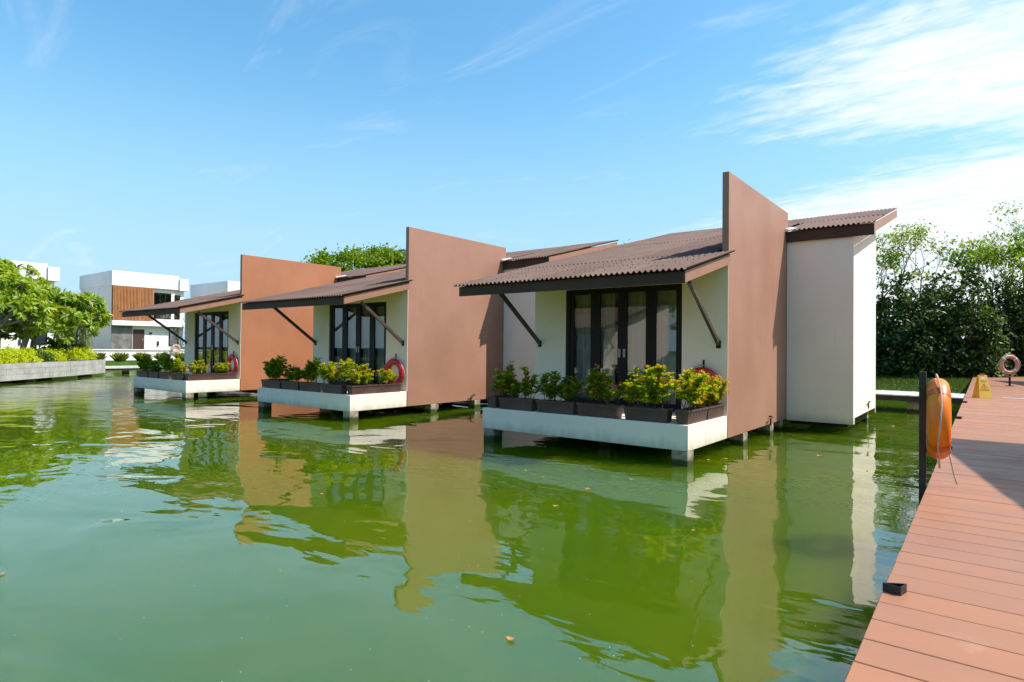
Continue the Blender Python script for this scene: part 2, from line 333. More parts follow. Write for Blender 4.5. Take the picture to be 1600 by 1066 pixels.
def leaf_mesh(name, P, D, N, L, W, mat, fold=0.25, droop=0.0):
    """one folded blade per row: P base, D axis, N normal, L length, W half width"""
    P = np.asarray(P, float); n = len(P); D = np.asarray(D, float); N = np.asarray(N, float)
    D = D/np.linalg.norm(D, axis=1, keepdims=True); S = np.cross(D, N); S /= np.linalg.norm(S, axis=1, keepdims=True)+1e-9; N = np.cross(S, D)
    L = np.broadcast_to(np.asarray(L, float), (n,))[:, None]; W = np.broadcast_to(np.asarray(W, float), (n,))[:, None]
    mid = P+D*L*0.5
    V = np.stack([P, mid+S*W+N*W*fold, P+D*L-N*L*droop, mid-S*W+N*W*fold], 1).reshape(-1, 3)
    k = np.arange(n)*4; F = np.stack([k, k+1, k+2, k, k+2, k+3], 1).reshape(-1)
    me = bpy.data.meshes.new(name); me.vertices.add(n*4); me.vertices.foreach_set('co', V.ravel().astype(np.float32))
    me.loops.add(n*6); me.loops.foreach_set('vertex_index', F.astype(np.int32))
    me.polygons.add(n*2); me.polygons.foreach_set('loop_start', (np.arange(n*2)*3).astype(np.int32))
    me.update(calc_edges=True); me.validate(); me.materials.append(M[mat]); return me
def link(name, me, parent=None, loc=(0, 0, 0)):
    o = bpy.data.objects.new(name, me); C.objects.link(o); o.parent = parent; o.location = loc; return o
def unit(rng, n):
    a = rng.normal(size=(n, 3)); return a/np.linalg.norm(a, axis=1, keepdims=True)

# ------------------------------------------------------------------ the setting
water = MB().box(-400, 400, -400, 400, -6, 0).build('water', 'pond_water'); tag(water, kind='structure')
g = MB()
# far bank behind the huts, gently rising from below the water line
for x0, x1 in ((-46, -20), (-20, 2.2), (2.2, 12), (12, 400)):
    g.add([(x0, 22.6, -0.3), (x1, 22.6, -0.3), (x1, 24.2, 0.22), (x0, 24.2, 0.22), (x1, 27, 0.42), (x0, 27, 0.42), (x1, 400, 0.5), (x0, 400, 0.5)], [(0,1,2,3), (3,2,4,5), (5,4,6,7)])
g.add([(-400, -400, .5), (-46, -400, .5), (-46, 400, .5), (-400, 400, .5), (-45.4, -400, -.3), (-45.4, 400, -.3)], [(0,1,2,3), (1,4,5,2)])
tag(g.build('ground', 'grass_ground'), kind='structure')
b = MB().add([(-400,-400,.5),(400,-400,.5),(400,-32,.5),(-400,-32,.5),(400,-31,-.3),(-400,-31,-.3)], [(0,1,2,3),(3,2,4,5)])
tag(b.build('ground', 'grass_ground'), kind='structure')
# grass blades on the far bank
rng = np.random.default_rng(5); n = 26000
x = rng.uniform(-6, 6, n); y = rng.uniform(23.6, 29, n); z = np.interp(y, [22.6, 24.2, 27, 400], [-.3, .22, .42, .5])
d = np.stack([rng.normal(0, .35, n), rng.normal(0, .35, n), np.ones(n)], 1)
tag(link('grass', leaf_mesh('grass', np.stack([x, y, z-.01], 1), d, unit(rng, n), rng.uniform(.06, .16, n), .012, 'leaf_lawn')), 'short green grass on the sloping bank in front of the hedge', 'grass', kind='stuff')

# boardwalk: every board its own piece
deck = empty('boardwalk', (0, 0, 0)); tag(deck, kind='structure')
PITCHB = 0.236
board = MB()
bw = PITCHB-0.006
board.box(3.10, 6.40, -bw/2, bw/2, 0.530, 0.560)
bme = board.mesh('plank', 'deck_board')
random.seed(3)
for i in range(172):
    o = bpy.data.objects.new('plank', bme); C.objects.link(o); o.parent = deck
    o.location = (random.uniform(-.0015, .0015), -9.1+i*PITCHB, random.uniform(-.0015, .0012))
    if i < 40:
        bv = o.modifiers.new('bevel', 'BEVEL'); bv.width = .003; bv.segments = 1
MB().box(3.16, 3.20, -9.2, 31.4, .36, .5285).build('edge_joist', 'post_wood', deck)
MB().box(4.7, 4.76, -9.2, 31.4, .36, .5285).build('edge_joist', 'post_wood', deck)
MB().box(6.28, 6.34, -9.2, 31.4, .36, .5285).build('edge_joist', 'post_wood', deck)
for i in range(14):
    for x in (3.28, 6.1):
        MB().box(x, x+.16, -8.3+i*3.0, -8.14+i*3.0, -.8, .359).build('pile', 'stilt_concrete', deck)

# ------------------------------------------------------------------ the water villas
SL = 0.25
def zr(v): return 2.958+SL*(v+0.249)          # mid height of the roof sheets
WAVE = 0.095
def sheet_mesh(n_waves, length):
    """corrugated sheet, local: x across the waves, y up the slope, thickness real"""
    seg = 8; n = int(n_waves*seg)+1; th = 0.006; mb = MB()
    xs = [i*WAVE/seg for i in range(n)]; hs = [0.019*math.cos(2*math.pi*i/seg) for i in range(n)]
    rows = 2
    for dz in (th/2, -th/2):
        for j in range(rows):
            y = length*j/(rows-1)
            for x, h in zip(xs, hs): mb.v.append((x, y, h+dz+SL*y))
    for s_ in (0, 1):
        o = s_*rows*n
        for i in range(n-1): mb.f.append((o+i, o+i+1, o+n+i+1, o+n+i))
    T = rows*n
    for i in range(n-1):
        mb.f.append((i, T+i, T+i+1, i+1)); mb.f.append((n+i, n+i+1, T+n+i+1, T+n+i))
    for i in (0, n-1): mb.f.append((i, n+i, T+n+i, T+i))
    return mb
SHEETS = {}
def sheet(nw, ln):
    k = (nw, round(ln, 3))
    if k not in SHEETS: SHEETS[k] = sheet_mesh(nw, ln).mesh('roof_sheet', 'roof_sheet', smooth=False)
    return SHEETS[k]

def make_villa(detail=True):
    r = empty('water_villa')
    W_ = 'white_plaster'
    # balcony slab and floor
    MB().box(-4.04, 0, 0, 1.77, .233, .62).build('balcony_slab', W_, r, bevel=.008)
    MB().box(-4.10, -.112, 1.786, 9.3, .233, .61).build('floor_slab', W_, r)
    # front wall left of, right of and above the doors
    ztop = zr(1.78)-.06
    MB().box(-4.10, -3.322, 1.773, 1.90, .612, ztop).build('front_wall', 'cream_plaster', r)
    MB().box(-.826, -.112, 1.773, 1.90, .612, ztop).box(-.112, .003, 1.773, 1.784, .622, ztop).build('front_wall', 'cream_plaster', r)
    MB().box(-3.322, -.826, 1.773, 1.90, 2.962, ztop).build('front_wall', 'cream_plaster', r)
    # left and rear walls follow the roof
    MB().hexa([(-4.10,1.902,.612),(-3.98,1.902,.612),(-3.98,9.2,.612),(-4.10,9.2,.612),(-4.10,1.902,zr(1.9)-.06),(-3.98,1.902,zr(1.9)-.06),(-3.98,9.2,zr(9.2)-.06),(-4.10,9.2,zr(9.2)-.06)]).build('side_wall', W_, r)
    MB().box(-3.978, -.113, 9.08, 9.2, .612, zr(9.08)-.06).build('rear_wall', W_, r)
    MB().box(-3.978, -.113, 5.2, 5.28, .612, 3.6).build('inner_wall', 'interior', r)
    # tall brown feature wall that stands up through the roof
    MB().box(-.110, .006, 1.786, 5.817, .236, 4.866).build('feature_wall', 'brown_render', r, bevel=.006)
    # side room to the right of the feature wall
    MB().hexa([(-.111,5.82,.335),(1.329,5.82,.335),(1.329,9.076,.335),(-.111,9.076,.335),(-.111,5.82,zr(5.82)-.06),(1.329,5.82,zr(5.82)-.06),(1.329,9.076,zr(9.076)-.06),(-.111,9.076,zr(9.076)-.06)]).build('side_room', W_, r)
    MB().box(.010, 1.332, 5.722, 5.818, .207, zr(5.72)-.07).build('front_panel', W_, r, bevel=.004)
    MB().box(1.30, 1.331, 5.820, 5.90, .21, .333).build('corner_strip', W_, r); MB().box(1.30, 1.331, 8.98, 9.07, .21, .333).build('corner_strip', W_, r)
    MB().box(.05, 1.2, 5.9, 8.95, .12, .333).build('dark_underside', 'frame_dark', r)  # near-black block filling the gap beneath the side room
    # fascia boards
    MB().box(-4.446, .036, -.249, -.222, 2.740, 2.916).build('front_fascia', 'fascia_brown', r, bevel=.003)
    y0, y1 = -.221, 1.772
    def rake(x0, x1, y0, y1, mat, name, h=.172):
        a, b_ = 2.740+SL*(y0+.249), 2.740+SL*(y1+.249)
        MB().hexa([(x0,y0,a),(x1,y0,a),(x1,y1,b_),(x0,y1,b_),(x0,y0,a+h),(x1,y0,a+h),(x1,y1,b_+h),(x0,y1,b_+h)]).build(name, mat, r)
    rake(.009, .036, y0, y1, 'fascia_sunlit', 'side_fascia')
    rake(-4.446, -4.42, y0, 9.85, 'fascia_brown', 'side_fascia')
    ze = zr(5.69)
    MB().box(.012, 1.713, 5.66, 5.687, ze-.265, ze-.028).build('side_room_fascia', 'fascia_brown', r, bevel=.003)
    a, b_ = zr(5.69)-.21, zr(9.85)-.21
    MB().hexa([(1.686,5.689,a),(1.713,5.689,a),(1.713,9.85,b_),(1.686,9.85,b_),(1.686,5.689,a+.18),(1.713,5.689,a+.18),(1.713,9.85,b_+.18),(1.686,9.85,b_+.18)]).build('side_fascia', 'fascia_sunlit', r)
    # boarded soffit under the front eave
    s0, s1 = 2.81, 2.81+SL*2.0
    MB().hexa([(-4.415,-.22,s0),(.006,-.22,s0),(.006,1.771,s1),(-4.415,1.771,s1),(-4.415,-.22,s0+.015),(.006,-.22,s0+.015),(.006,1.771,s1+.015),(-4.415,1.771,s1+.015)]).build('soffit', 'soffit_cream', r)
    # corrugated roof: courses of lapped sheets
    rnd = random.Random(11)
    def course(x_from, x_to, v0, v1, lift):
        x = x_from
        while x < x_to-1e-4:
            nw = min(10, round((x_to-x)/WAVE)); 
            if nw < 1: break
            o = bpy.data.objects.new('roof_sheet', sheet(nw, v1-v0+.10)); C.objects.link(o); o.parent = r
            o.location = (x, v0+rnd.uniform(-.008, .008), zr(v0)+lift+rnd.uniform(0, .0015)); x += nw*WAVE
    VS = [-.335, 1.74, 3.62, 5.55, 7.55, 9.85]
    for j in range(5):
        v0, v1 = VS[j], VS[j+1]; lift = .009*(j % 2)+.003*j
        xl = -4.54
        xe = xl+WAVE*(49 if j == 0 else 46)
        course(xl, xe, v0, v1, lift)
    course(.015, .015+18*WAVE+.001, 5.58, 7.55, .012); course(-.165, -.165+20*WAVE+.001, 7.55, 9.85, .021)
    # roofing nails in rows
    nl = MB()
    for v in np.arange(.1, 9.8, .5):
        for i in range(48):
            x = -4.54+WAVE*(i+1)
            if v > 1.6 and v < 5.6 and x > -.15: continue
            if rnd.random() < .32: continue
            xx, yy = x, v+rnd.uniform(-.03, .03); z = zr(yy)+.019+.018; q = .008
            nl.add([(xx-q,yy-q,z-.016),(xx+q,yy-q,z-.016),(xx+q,yy+q,z-.016+SL*.02),(xx-q,yy+q,z-.016+SL*.02),(xx,yy,z+.010)], [(0,1,4),(1,2,4),(2,3,4),(3,0,4)])
    for v in (6.1, 6.6, 7.1, 7.6, 8.1, 8.6, 9.1):
        for i in range(17):
            if rnd.random() < .35: continue
            xx, yy = .015+WAVE*(i+1), v; z = zr(yy)+.037; q = .008
            nl.add([(xx-q,yy-q,z-.016),(xx+q,yy-q,z-.016),(xx+q,yy+q,z-.01),(xx-q,yy+q,z-.01),(xx,yy,z+.010)], [(0,1,4),(1,2,4),(2,3,4),(3,0,4)])
    tag(nl.build('roofing_nails', 'brace_brown', r), kind='stuff')
    # mortar flashing where the side roof meets the feature wall
    fl = MB(); rr = random.Random(4)
    for i in range(9):
        y = 5.56+i*.05; fl.hexa([(.007,y,zr(y)-.01),(.12+rr.uniform(0,.10),y,zr(y)+.01),(.12+rr.uniform(0,.08),y+.05,zr(y)+.025),(.007,y+.05,zr(y)-.01),(.007,y,zr(y)+.05+rr.uniform(0,.03)),(.10,y,zr(y)+.034),(.10,y+.05,zr(y)+.05),(.007,y+.05,zr(y)+.07)])
    fl.build('mortar_flashing', 'flashing', r)
    # diagonal braces from the front wall up to the eave
    for u in (-.158, -3.964):
        p, q = Vector((u, 1.775, 1.86)), Vector((u, .42, 2.83)); d = (q-p).normalized(); n = Vector((0, -d.z, d.y)).normalized(); s = Vector((1, 0, 0))
        a_, b2 = .028, .036
        P = [p+s*i*a_+n*j*b2 for i, j in ((-1,-1),(1,-1),(1,1),(-1,1))]+[q+s*i*a_+n*j*b2 for i, j in ((-1,-1),(1,-1),(1,1),(-1,1))]
        MB().hexa(P).build('brace', 'brace_brown', r)
        MB().box(u-.04, u+.04, 1.755, 1.7725, 1.79, 1.92).build('brace_plate', 'frame_dark', r)
    # folding glass doors
    MB().box(-3.321, -3.235, 1.792, 1.88, .621, 2.961).box(-.905, -.827, 1.792, 1.88, .621, 2.961).box(-3.234, -.906, 1.792, 1.88, 2.90, 2.961).box(-3.234, -.906, 1.792, 1.88, .611, .64).build('door_frame', 'frame_dark', r, bevel=.003)
    cols = [(-3.232, -3.150, -2.755, -2.644), (-2.641, -2.540, -2.148, -2.049), (-2.046, -1.946, -1.554, -1.452), (-1.449, -1.352, -.952, -.908)]
    for k, (x0, g0, g1, x1) in enumerate(cols):
        dp = MB().box(x0, g0, 1.812, 1.856, .645, 2.895).box(g1, x1, 1.812, 1.856, .645, 2.895).box(g0, g1, 1.812, 1.856, 2.855, 2.895).box(g0, g1, 1.812, 1.856, .645, .76).build('door_panel', 'frame_dark', r, bevel=.002)
        MB().add([(g0,1.834,.76),(g1,1.834,.76),(g1,1.834,2.855),(g0,1.834,2.855)], [(0,1,2,3)]).build('pane', 'window_glass', dp)
        if k in (1, 2):
            hx = -2.102 if k == 1 else -2.0
            MB().box(hx-.022, hx+.022, 1.798, 1.8115, 1.60, 1.76).box(hx-.008, hx+.008, 1.775, 1.797, 1.64, 1.72).build('handle', 'metal_grey', dp, bevel=.003)
    # stilts and cross beams
    for x, y in ((-.26, .0), (-4.03, .02), (-.24, 2.62), (-4.03, 2.6), (-2.1, 1.0), (-.24, 4.4), (-4.03, 5.2), (.95, 8.6), (-4.03, 8.8), (-2.1, 5.2)):
        MB().box(x, x+.255, y+.002, y+.255, -.9, .2325).build('stilt', 'stilt_concrete', r, bevel=.012)
    MB().box(-3.7, -.02, 2.7, 2.95, .06, .2325).build('cross_beam', 'stilt_concrete', r)
    MB().box(-3.7, -.02, 5.3, 5.55, .06, .2325).build('cross_beam', 'stilt_concrete', r)
    # waste pipes
    MB().tube([(.007, 4.35, .40), (.05, 4.35, .40), (.075, 4.33, .39), (.085, 4.18, .385), (.087, 4.16, .36), (.087, 4.155, .24)], .016, 8).build('waste_pipe', 'black_plastic', r, smooth=True)
    MB().tube([(1.33, 7.9, .56), (1.36, 7.9, .56), (1.37, 7.6, .555), (1.37, 7.57, .53), (1.37, 7.56, .42)], .016, 8).build('waste_pipe', 'black_plastic', r, smooth=True)
    # hook for the life ring
    MB().box(-.430, -.404, 1.752, 1.7725, 1.40, 1.58).box(-.428, -.406, 1.71, 1.7525, 1.40, 1.425).build('ring_hook', 'frame_dark', r)
    return r

villa = make_villa()
GV = 'water villas standing in the pond'
tag(villa, 'nearest brown and white villa on stilts, right of the other two, beside the boardwalk', 'villa', GV)
ORI = [(-16.455, .108), (-8.215, .124), (0, 0)]
for (x, y), lb in zip(ORI[:2], ['farthest and smallest of the three stilted pond villas, with orange brown wall at the left', 'middle one of three stilted villas with tall brown wall and sloping roof']):
    o = copy_tree(villa); o.location = (x, y, 0); tag(o, lb, 'villa', GV)
    if x < -12:
        for ch in o.children:
            if ch.name.startswith('feature_wall'):
                ch.data = ch.data.copy(); ch.data.materials[0] = M['brown_render_orange']; ch['label'] = 'more orange coloured tall wall'
# villas of the same row type round about, outside the picture: they shade the boards and show in the door glass
for (x, y, rz, lb) in [(10.93, -6.2, 0, 'brown roofed villa across the boardwalk whose roof shades the boards'), (11.8, 16.6, 0, 'second brown roofed villa across the boardwalk, farther along it'), (-9.0, -17.0, math.pi, 'villa on stilts on the opposite side of the pond, facing the row'), (-17.3, -17.0, math.pi, 'second villa on stilts on the opposite side of the pond')]:
    o = copy_tree(villa); o.location = (x, y, 0); o.rotation_euler.z = rz; tag(o, lb, 'villa', GV)

# sheer curtains
rng = np.random.default_rng(2)
cm = MB(); nx, nz = 220, 10
for j in range(nz+1):
    for i in range(nx+1):
        t = i/nx; x = -3.2+2.3*t; z = .66+2.25*j/nz
        y = 1.965+.040*math.sin(t*92+1.3*math.sin(t*23))+.02*math.sin(t*61+2)+.006*math.sin(t*400)*(1-j/nz)
        cm.v.append((x, y, z))
for j in range(nz):
    for i in range(nx):
        if .40 < (i+.5)/nx < .47: continue
        a = j*(nx+1)+i; cm.f.append((a, a+1, a+nx+2, a+nx+1))
cme = cm.mesh('curtain', 'sheer_curtain', smooth=True)
NM = ['farthest', 'middle', 'nearest']
for k, (x, y) in enumerate(ORI):
    tag(link('curtain', cme, None, (x, y, 0)), f'pale sheer curtain hanging behind the glass doors of the {NM[k]} villa', 'curtain', 'curtains in the villas')

# ------------------------------------------------------------------ life rings
def ring(name, mat, tape, loc, rz, label, axis='y', R0=.285, r=.075, rope='rope_white', flat=.8):
    o = empty(name, loc, rz); tag(o, label, 'life ring')
    MB().torus(R0, r, 56, 16, flat=flat).build('ring', mat, o, smooth=True)
    for k in range(4):
        a = math.pi/4+k*math.pi/2; MB().torus(R0, r+.003, 6, 16, 'y', a-.09, a+.09, flat).build('band', tape, o, smooth=True)
    pts = []
    for i in range(64):
        a = 2*math.pi*i/64; q = abs(math.sin(2*(a-math.pi/4)))
        rr = R0+r+.006+.045*q; pts.append((rr*math.cos(a), -.012*math.sin(a*3), rr*math.sin(a)-.02*q))
    MB().tube(pts, .007, 6, closed=True).build('grab_rope', rope, o, smooth=True)
    return o
for k, (x, y) in enumerate(ORI):
    ring('life_ring', 'buoy_red', 'buoy_red', (x-.425, y+1.705, 1.095), 0, f'red life ring hung on the front wall of the {NM[k]} villa, beside its glass doors')['group'] = 'red life rings on the villas'

# ------------------------------------------------------------------ trough planters and ixora shrubs
def trough_mesh(L):
    mb = MB(); w0, w1, h = .085, .105, .215; t = .012
    l0, l1 = L/2-.03, L/2-.008
    def rg(l, w, z): return [(-l,-w,z),(l,-w,z),(l,w,z),(-l,w,z)]
    rings = [rg(l0, w0, 0), rg(l1, w1, h-.03), rg(l1+.012, w1+.012, h-.03), rg(l1+.012, w1+.012, h), rg(l1-t, w1-t, h), rg(l1-t, w1-t, h-.03)]
    vs = [p for q in rings for p in q]; fs = [(3,2,1,0)]
    for i in range(len(rings)-1):
        for k in range(4): fs.append((i*4+k, i*4+(k+1) % 4, i*4+4+(k+1) % 4, i*4+4+k))
    mb.add(vs, fs)
    for k in range(6):   # ribs and the pressed panel
        x = -l0*.8+k*l0*.32; mb.hexa([(x-.006,-w0-.001,.03),(x+.006,-w0-.001,.03),(x+.006,-w0+.02,.03),(x-.006,-w0+.02,.03),(x-.006,-w1-.004,h-.032),(x+.006,-w1-.004,h-.032),(x+.006,-w1+.02,h-.032),(x-.006,-w1+.02,h-.032)])
    return mb
TM = {}
def trough(L, loc, rz, label, group):
    if L not in TM:
        so_ = MB(); l1, w1 = L/2-.03, .09
        so_.box(-l1, l1, -w1, w1, .10, .184); TM[L] = (trough_mesh(L).mesh('trough', 'trough_brown'), so_.mesh('soil', 'soil'))
    o = empty('trough_planter', loc, rz); tag(o, label, 'planter', group)
    link('trough', TM[L][0], o); link('soil', TM[L][1], o); return o

def ixora_meshes(seed, h, spread, n_stem, leafiness, yellow, red):
    rng = np.random.default_rng(seed); st = MB(); P = []; D = []; L = []; FP = []; FR = []
    for s in range(int(n_stem*1.85)):
        x0, y0 = rng.uniform(-spread*1.0, spread*1.0), rng.uniform(-.06, .06); hh = h*rng.uniform(.45, 1.08)
        p = np.array([x0, y0, 0.]); d = np.array([rng.normal(0, .22), rng.normal(0, .2), 1.]); d /= np.linalg.norm(d); pts = [p.copy()]
        nseg = 6
        for i in range(nseg):
            d = d+rng.normal(0, .12, 3); d[2] = max(d[2], .5); d /= np.linalg.norm(d); p = p+d*hh/nseg; pts.append(p.copy())
        st.tube(pts, [.006-.0006*i for i in range(nseg+1)], 5)
        tips = [(pts[-1], d)]
        for i in range(2, nseg+1):
            for b in range(2):
                bd = d*.6+np.array([rng.normal(0, .8), rng.normal(0, .8), rng.uniform(.1, .8)]); bd /= np.linalg.norm(bd); bl = rng.uniform(.05, .13)
                e = pts[i]+bd*bl; st.tube([pts[i], e], [.003, .002], 4); tips.append((e, bd))
        for (e, bd) in tips:
            for q in range(int(leafiness*1.25)):
                a = rng.uniform(0, 6.28); k = rng.uniform(0, 1)
                base = e-bd*k*.09; o_ = np.array([math.cos(a), math.sin(a), rng.uniform(.0, .9)])
                P.append(base); D.append(o_); L.append(rng.uniform(.05, .095))
            if rng.random() < yellow: FP.append(e+bd*.03)
            elif rng.random() < red: FR.append(e+bd*.03)
    P = np.array(P); D = np.array(D); n = len(P); N = np.array([0, 0, 1.])+rng.normal(0, .35, (n, 3))
    lm = leaf_mesh('foliage', P, D, N, np.array(L), np.array(L)*.26, 'leaf_ixora_sunlit' if yellow > .2 else 'leaf_ixora', .3, .1)
    def fl(F, mat):
        if not len(F): return None
        F = np.array(F); k = 18; c = np.repeat(F, k, 0); d = unit(rng, len(c)); d[:, 2] = np.abs(d[:, 2])*.8+.1
        return leaf_mesh('blossom', c+d*rng.uniform(.006, .034, (len(c), 1)), d+rng.normal(0, .3, d.shape), unit(rng, len(c)), .028, .012, mat, .2)
    return st.mesh('stem', 'bark_dark'), lm, fl(FP, 'petal_yellow'), fl(FR, 'petal_red')
VAR = [ixora_meshes(20, .50, .30, 7, 9, .14, .05), ixora_meshes(21, .52, .33, 8, 9, .02, .04), ixora_meshes(22, .55, .30, 6, 9, .10, .14),
       ixora_meshes(23, .56, .34, 9, 10, .26, .10), ixora_meshes(24, .58, .34, 10, 11, .42, .08), ixora_meshes(25, .52, .30, 8, 10, .40, .35),
       ixora_meshes(26, .62, .34, 9, 11, .0, .0)]
def shrub(var, loc, rz, s, label, group):
    o = empty('ixora_shrub', loc, rz); o.scale = s; tag(o, label, 'shrub', group)
    st, lf, fy, fr = VAR[var]
    link('stem', st, o); link('foliage', lf, o)
    if fy: link('blossom', fy, o)
    if fr: link('blossom', fr, o)
    return o
ORD = ['first', 'second', 'third', 'fourth', 'fifth', 'sixth', 'seventh']
# (u centre, v centre, length, turned, shrub variant, shrub size)
LAY = {2: [(-3.90, .45, .74, 1, 2, 1.0), (-3.30, .155, .78, 0, 0, 1.05), (-2.43, .155, .80, 0, 1, 1.0), (-1.59, .155, .78, 0, 2, 1.0), (-.72, .155, .76, 0, 3, 1.06), (-.125, .47, .82, 1, 4, .98), (-.125, 1.30, .78, 1, 5, .84)],
       1: [(-3.90, .45, .74, 1, 6, .9), (-3.40, .155, .74, 0, 6, .95), (-2.58, .155, .78, 0, 1, .85), (-1.74, .155, .80, 0, 6, .92), (-.80, .155, .80, 0, 4, .98), (-.125, .47, .80, 1, 3, .80), (-.125, 1.22, .78, 1, 4, .62)],
       0: [(-3.90, .45, .74, 1, 1, .75), (-3.40, .155, .74, 0, 6, .85), (-2.55, .155, .76, 0, 1, .85), (-1.72, .155, .76, 0, 6, .95), (-.78, .155, .80, 0, 3, .78), (-.125, .47, .80, 1, 3, .72), (-.125, 1.22, .80, 1, 4, .60)]}
rr = random.Random(8)
for k, L in LAY.items():
    ox, oy = ORI[k]
    for i, (u, v, ln, turn, var, s) in enumerate(L):
        if i == 0: wh = f'left end of the {NM[k]} villa\'s ledge'
        elif i < 5: wh = f'{ORD[i-1]} from left along the {NM[k]} villa\'s front ledge'
        elif i == 5: wh = f'near corner of the {NM[k]} villa\'s ledge'
        else: wh = f'sunlit side of the {NM[k]} villa\'s ledge by its wall'
        trough(ln, (ox+u, oy+v, .6205), math.pi/2 if turn else rr.uniform(-.02, .02), 'brown trough planter, '+wh, 'trough planters on the villa ledges')
        desc = {0: 'leafy ixora with a few yellow blooms', 1: 'plain green ixora', 2: 'sparse ixora with orange blooms', 3: 'ixora with yellow and red blooms', 4: 'full yellow flowering ixora', 5: 'ixora with red and yellow blooms', 6: 'dense dark green ixora'}[var]
        shrub(var, (ox+u, oy+v, .80), (math.pi/2 if turn else 0)+rr.choice([0, math.pi]), (s*1.06*(ln/.78), s*1.1, s), f'{desc}, {wh}', 'ixora shrubs in the troughs')

# ------------------------------------------------------------------ small bridge to the villa's back door
br = empty('footbridge', (0, 0, 0)); tag(br, 'low footbridge of pale boards joining the boardwalk to the nearest villa', 'bridge')
pm = MB().box(-.062, .062, 12.0, 14.05, .475, .505).mesh('plank', 'walk_board')
for i in range(27):
    o = bpy.data.objects.new('plank', pm); C.objects.link(o); o.parent = br; o.location = (-.55+i*.137, 0, rr.uniform(-.004, .004))
MB().box(-.6, 3.09, 12.03, 12.09, .33, .474).build('beam', 'post_wood', br); MB().box(-.6, 3.09, 13.9, 13.96, .33, .474).build('beam', 'post_wood', br)
for x in (1.75, .2):
    MB().box(x, x+.30, 12.2, 12.5, -.8, .329).build('pile', 'stilt_concrete', br); MB().box(x, x+.30, 13.5, 13.8, -.8, .329).build('pile', 'stilt_concrete', br)
    MB().box(x+.02, x+.28, 12.5, 13.5, .10, .329).build('cap_beam', 'stilt_concrete', br)

# ------------------------------------------------------------------ things on the boardwalk
# near orange ring on its post
po = MB().box(-.027, .027, -.027, .027, -.9, 1.58).build('mooring_post', 'post_wood', None, bevel=.004, loc=(3.066, -2.22, 0)); tag(po, 'dark square post beside the boardwalk carrying the orange life ring', 'post')
nb = ring('life_ring', 'buoy_orange', 'buoy_band', (3.178, -2.20, 1.165), R(90), 'big orange life ring with tangled rope hung on the dark post by the boardwalk', R0=.282, r=.080, flat=1.05)
nb.rotation_euler = (0, R(2), R(95))
rp = MB().tube([(-.10+.012*i*0, -.072, .19) for i in range(1)]+[(-.05, -.078, .23), (.06, -.08, .20), (.10, -.085, .05), (.06, -.078, -.12), (.10, -.082, -.26), (.02, -.085, -.31), (-.16, -.08, -.27), (-.22, -.07, -.22)], .008, 6)
rp.tube([(.02, -.085, -.31), (.03, -.10, -.40), (.05, -.12, -.50), (.05, -.14, -.575)], .006, 6)
rp.tube([(-.2, .02, -.30), (-.1, -.075, -.30), (.05, -.09, -.285), (.16, -.07, -.27), (.24, .0, -.24)], .008, 6)
rp.tube([(-.02, -.075, .25), (.03, -.085, .12), (.0, -.09, -.02), (.04, -.088, -.20)], .007, 6)
rp.build('tangled_rope', 'rope_white', nb, smooth=True)
# farther faded ring on a stand
st = MB().box(-.03, .03, -.03, .03, .0, .95).box(-.14, .14, -.02, .02, .62, .66).box(-.12, .12, -.12, .12, 0, .015).build('ring_stand', 'frame_dark', None, loc=(4.24, 19.3, .5612)); tag(st, 'dark stand at the far side of the boardwalk holding the faded life ring', 'stand')
ring('life_ring', 'buoy_faded', 'buoy_tape', (4.226, 19.17, 1.33), R(38), 'faded pink life ring on a dark stand far along the boardwalk', R0=.285, r=.07)
# caution board
sg = empty('caution_sign', (3.47, 11.4, .561), R(30)); tag(sg, 'yellow folding wet floor caution board standing at the edge of the boardwalk', 'sign')
def panel(s):
    mb = MB(); b0, t0, h, th = .155, .10, .60, .012; y0, y1 = s*.16, s*.02
    mb.hexa([(-b0,y0-th/2,.0),(b0,y0-th/2,.0),(b0,y0+th/2,.0),(-b0,y0+th/2,.0),(-t0,y1-th/2,h),(t0,y1-th/2,h),(t0,y1+th/2,h),(-t0,y1+th/2,h)]); return mb
pf = panel(-1).build('board', 'sign_yellow', sg, bevel=.003); panel(1).build('board', 'sign_yellow', sg, bevel=.003)
MB().box(-.05, .05, -.03, .03, .60, .635).build('hinge', 'sign_red', sg, bevel=.004)
def onsign(poly, mat, name):
    vs = []
    for x, z in poly: vs.append((x, -.16+.14*z/.6-.0075, z))
    MB().add(vs, [tuple(range(len(vs)))]).build(name, mat, pf)
onsign([(-.06,.50),(.06,.50),(.05,.555),(-.05,.555)], 'buoy_tape', 'printed_panel')
onsign([(-.085,.265),(.085,.265),(0,.395)], 'sign_red', 'warning_triangle')
def inner(poly, mat, name):
    vs = [(x, -.16+.14*z/.6-.0095, z) for x, z in poly]; MB().add(vs, [tuple(range(len(vs)))]).build(name, mat, pf)
inner([(-.055,.280),(.055,.280),(0,.365)], 'sign_yellow', 'warning_triangle')
inner([(-.012,.29),(.012,.285),(.024,.32),(.004,.345),(-.01,.33)], 'sign_red', 'falling_figure')
for x0, x1 in ((-.10,-.075),(-.055,-.03),(-.01,.025),(.045,.065),(.085,.105)): onsign([(x0,.195),(x1,.195),(x1,.235),(x0,.235)], 'sign_ink', 'print_mark')
for x0, x1 in ((-.07,-.03),(-.015,.02),(.035,.07)): onsign([(x0,.43),(x1,.43),(x1,.455),(x0,.455)], 'sign_ink', 'print_mark')
# white strip lying on the boards
tag(MB().box(3.9, 4.9, 11.60, 11.72, .561, .575).build('white_strip', 'white_strip'), 'thin white strip lying across the far boards near the caution board', 'strip')
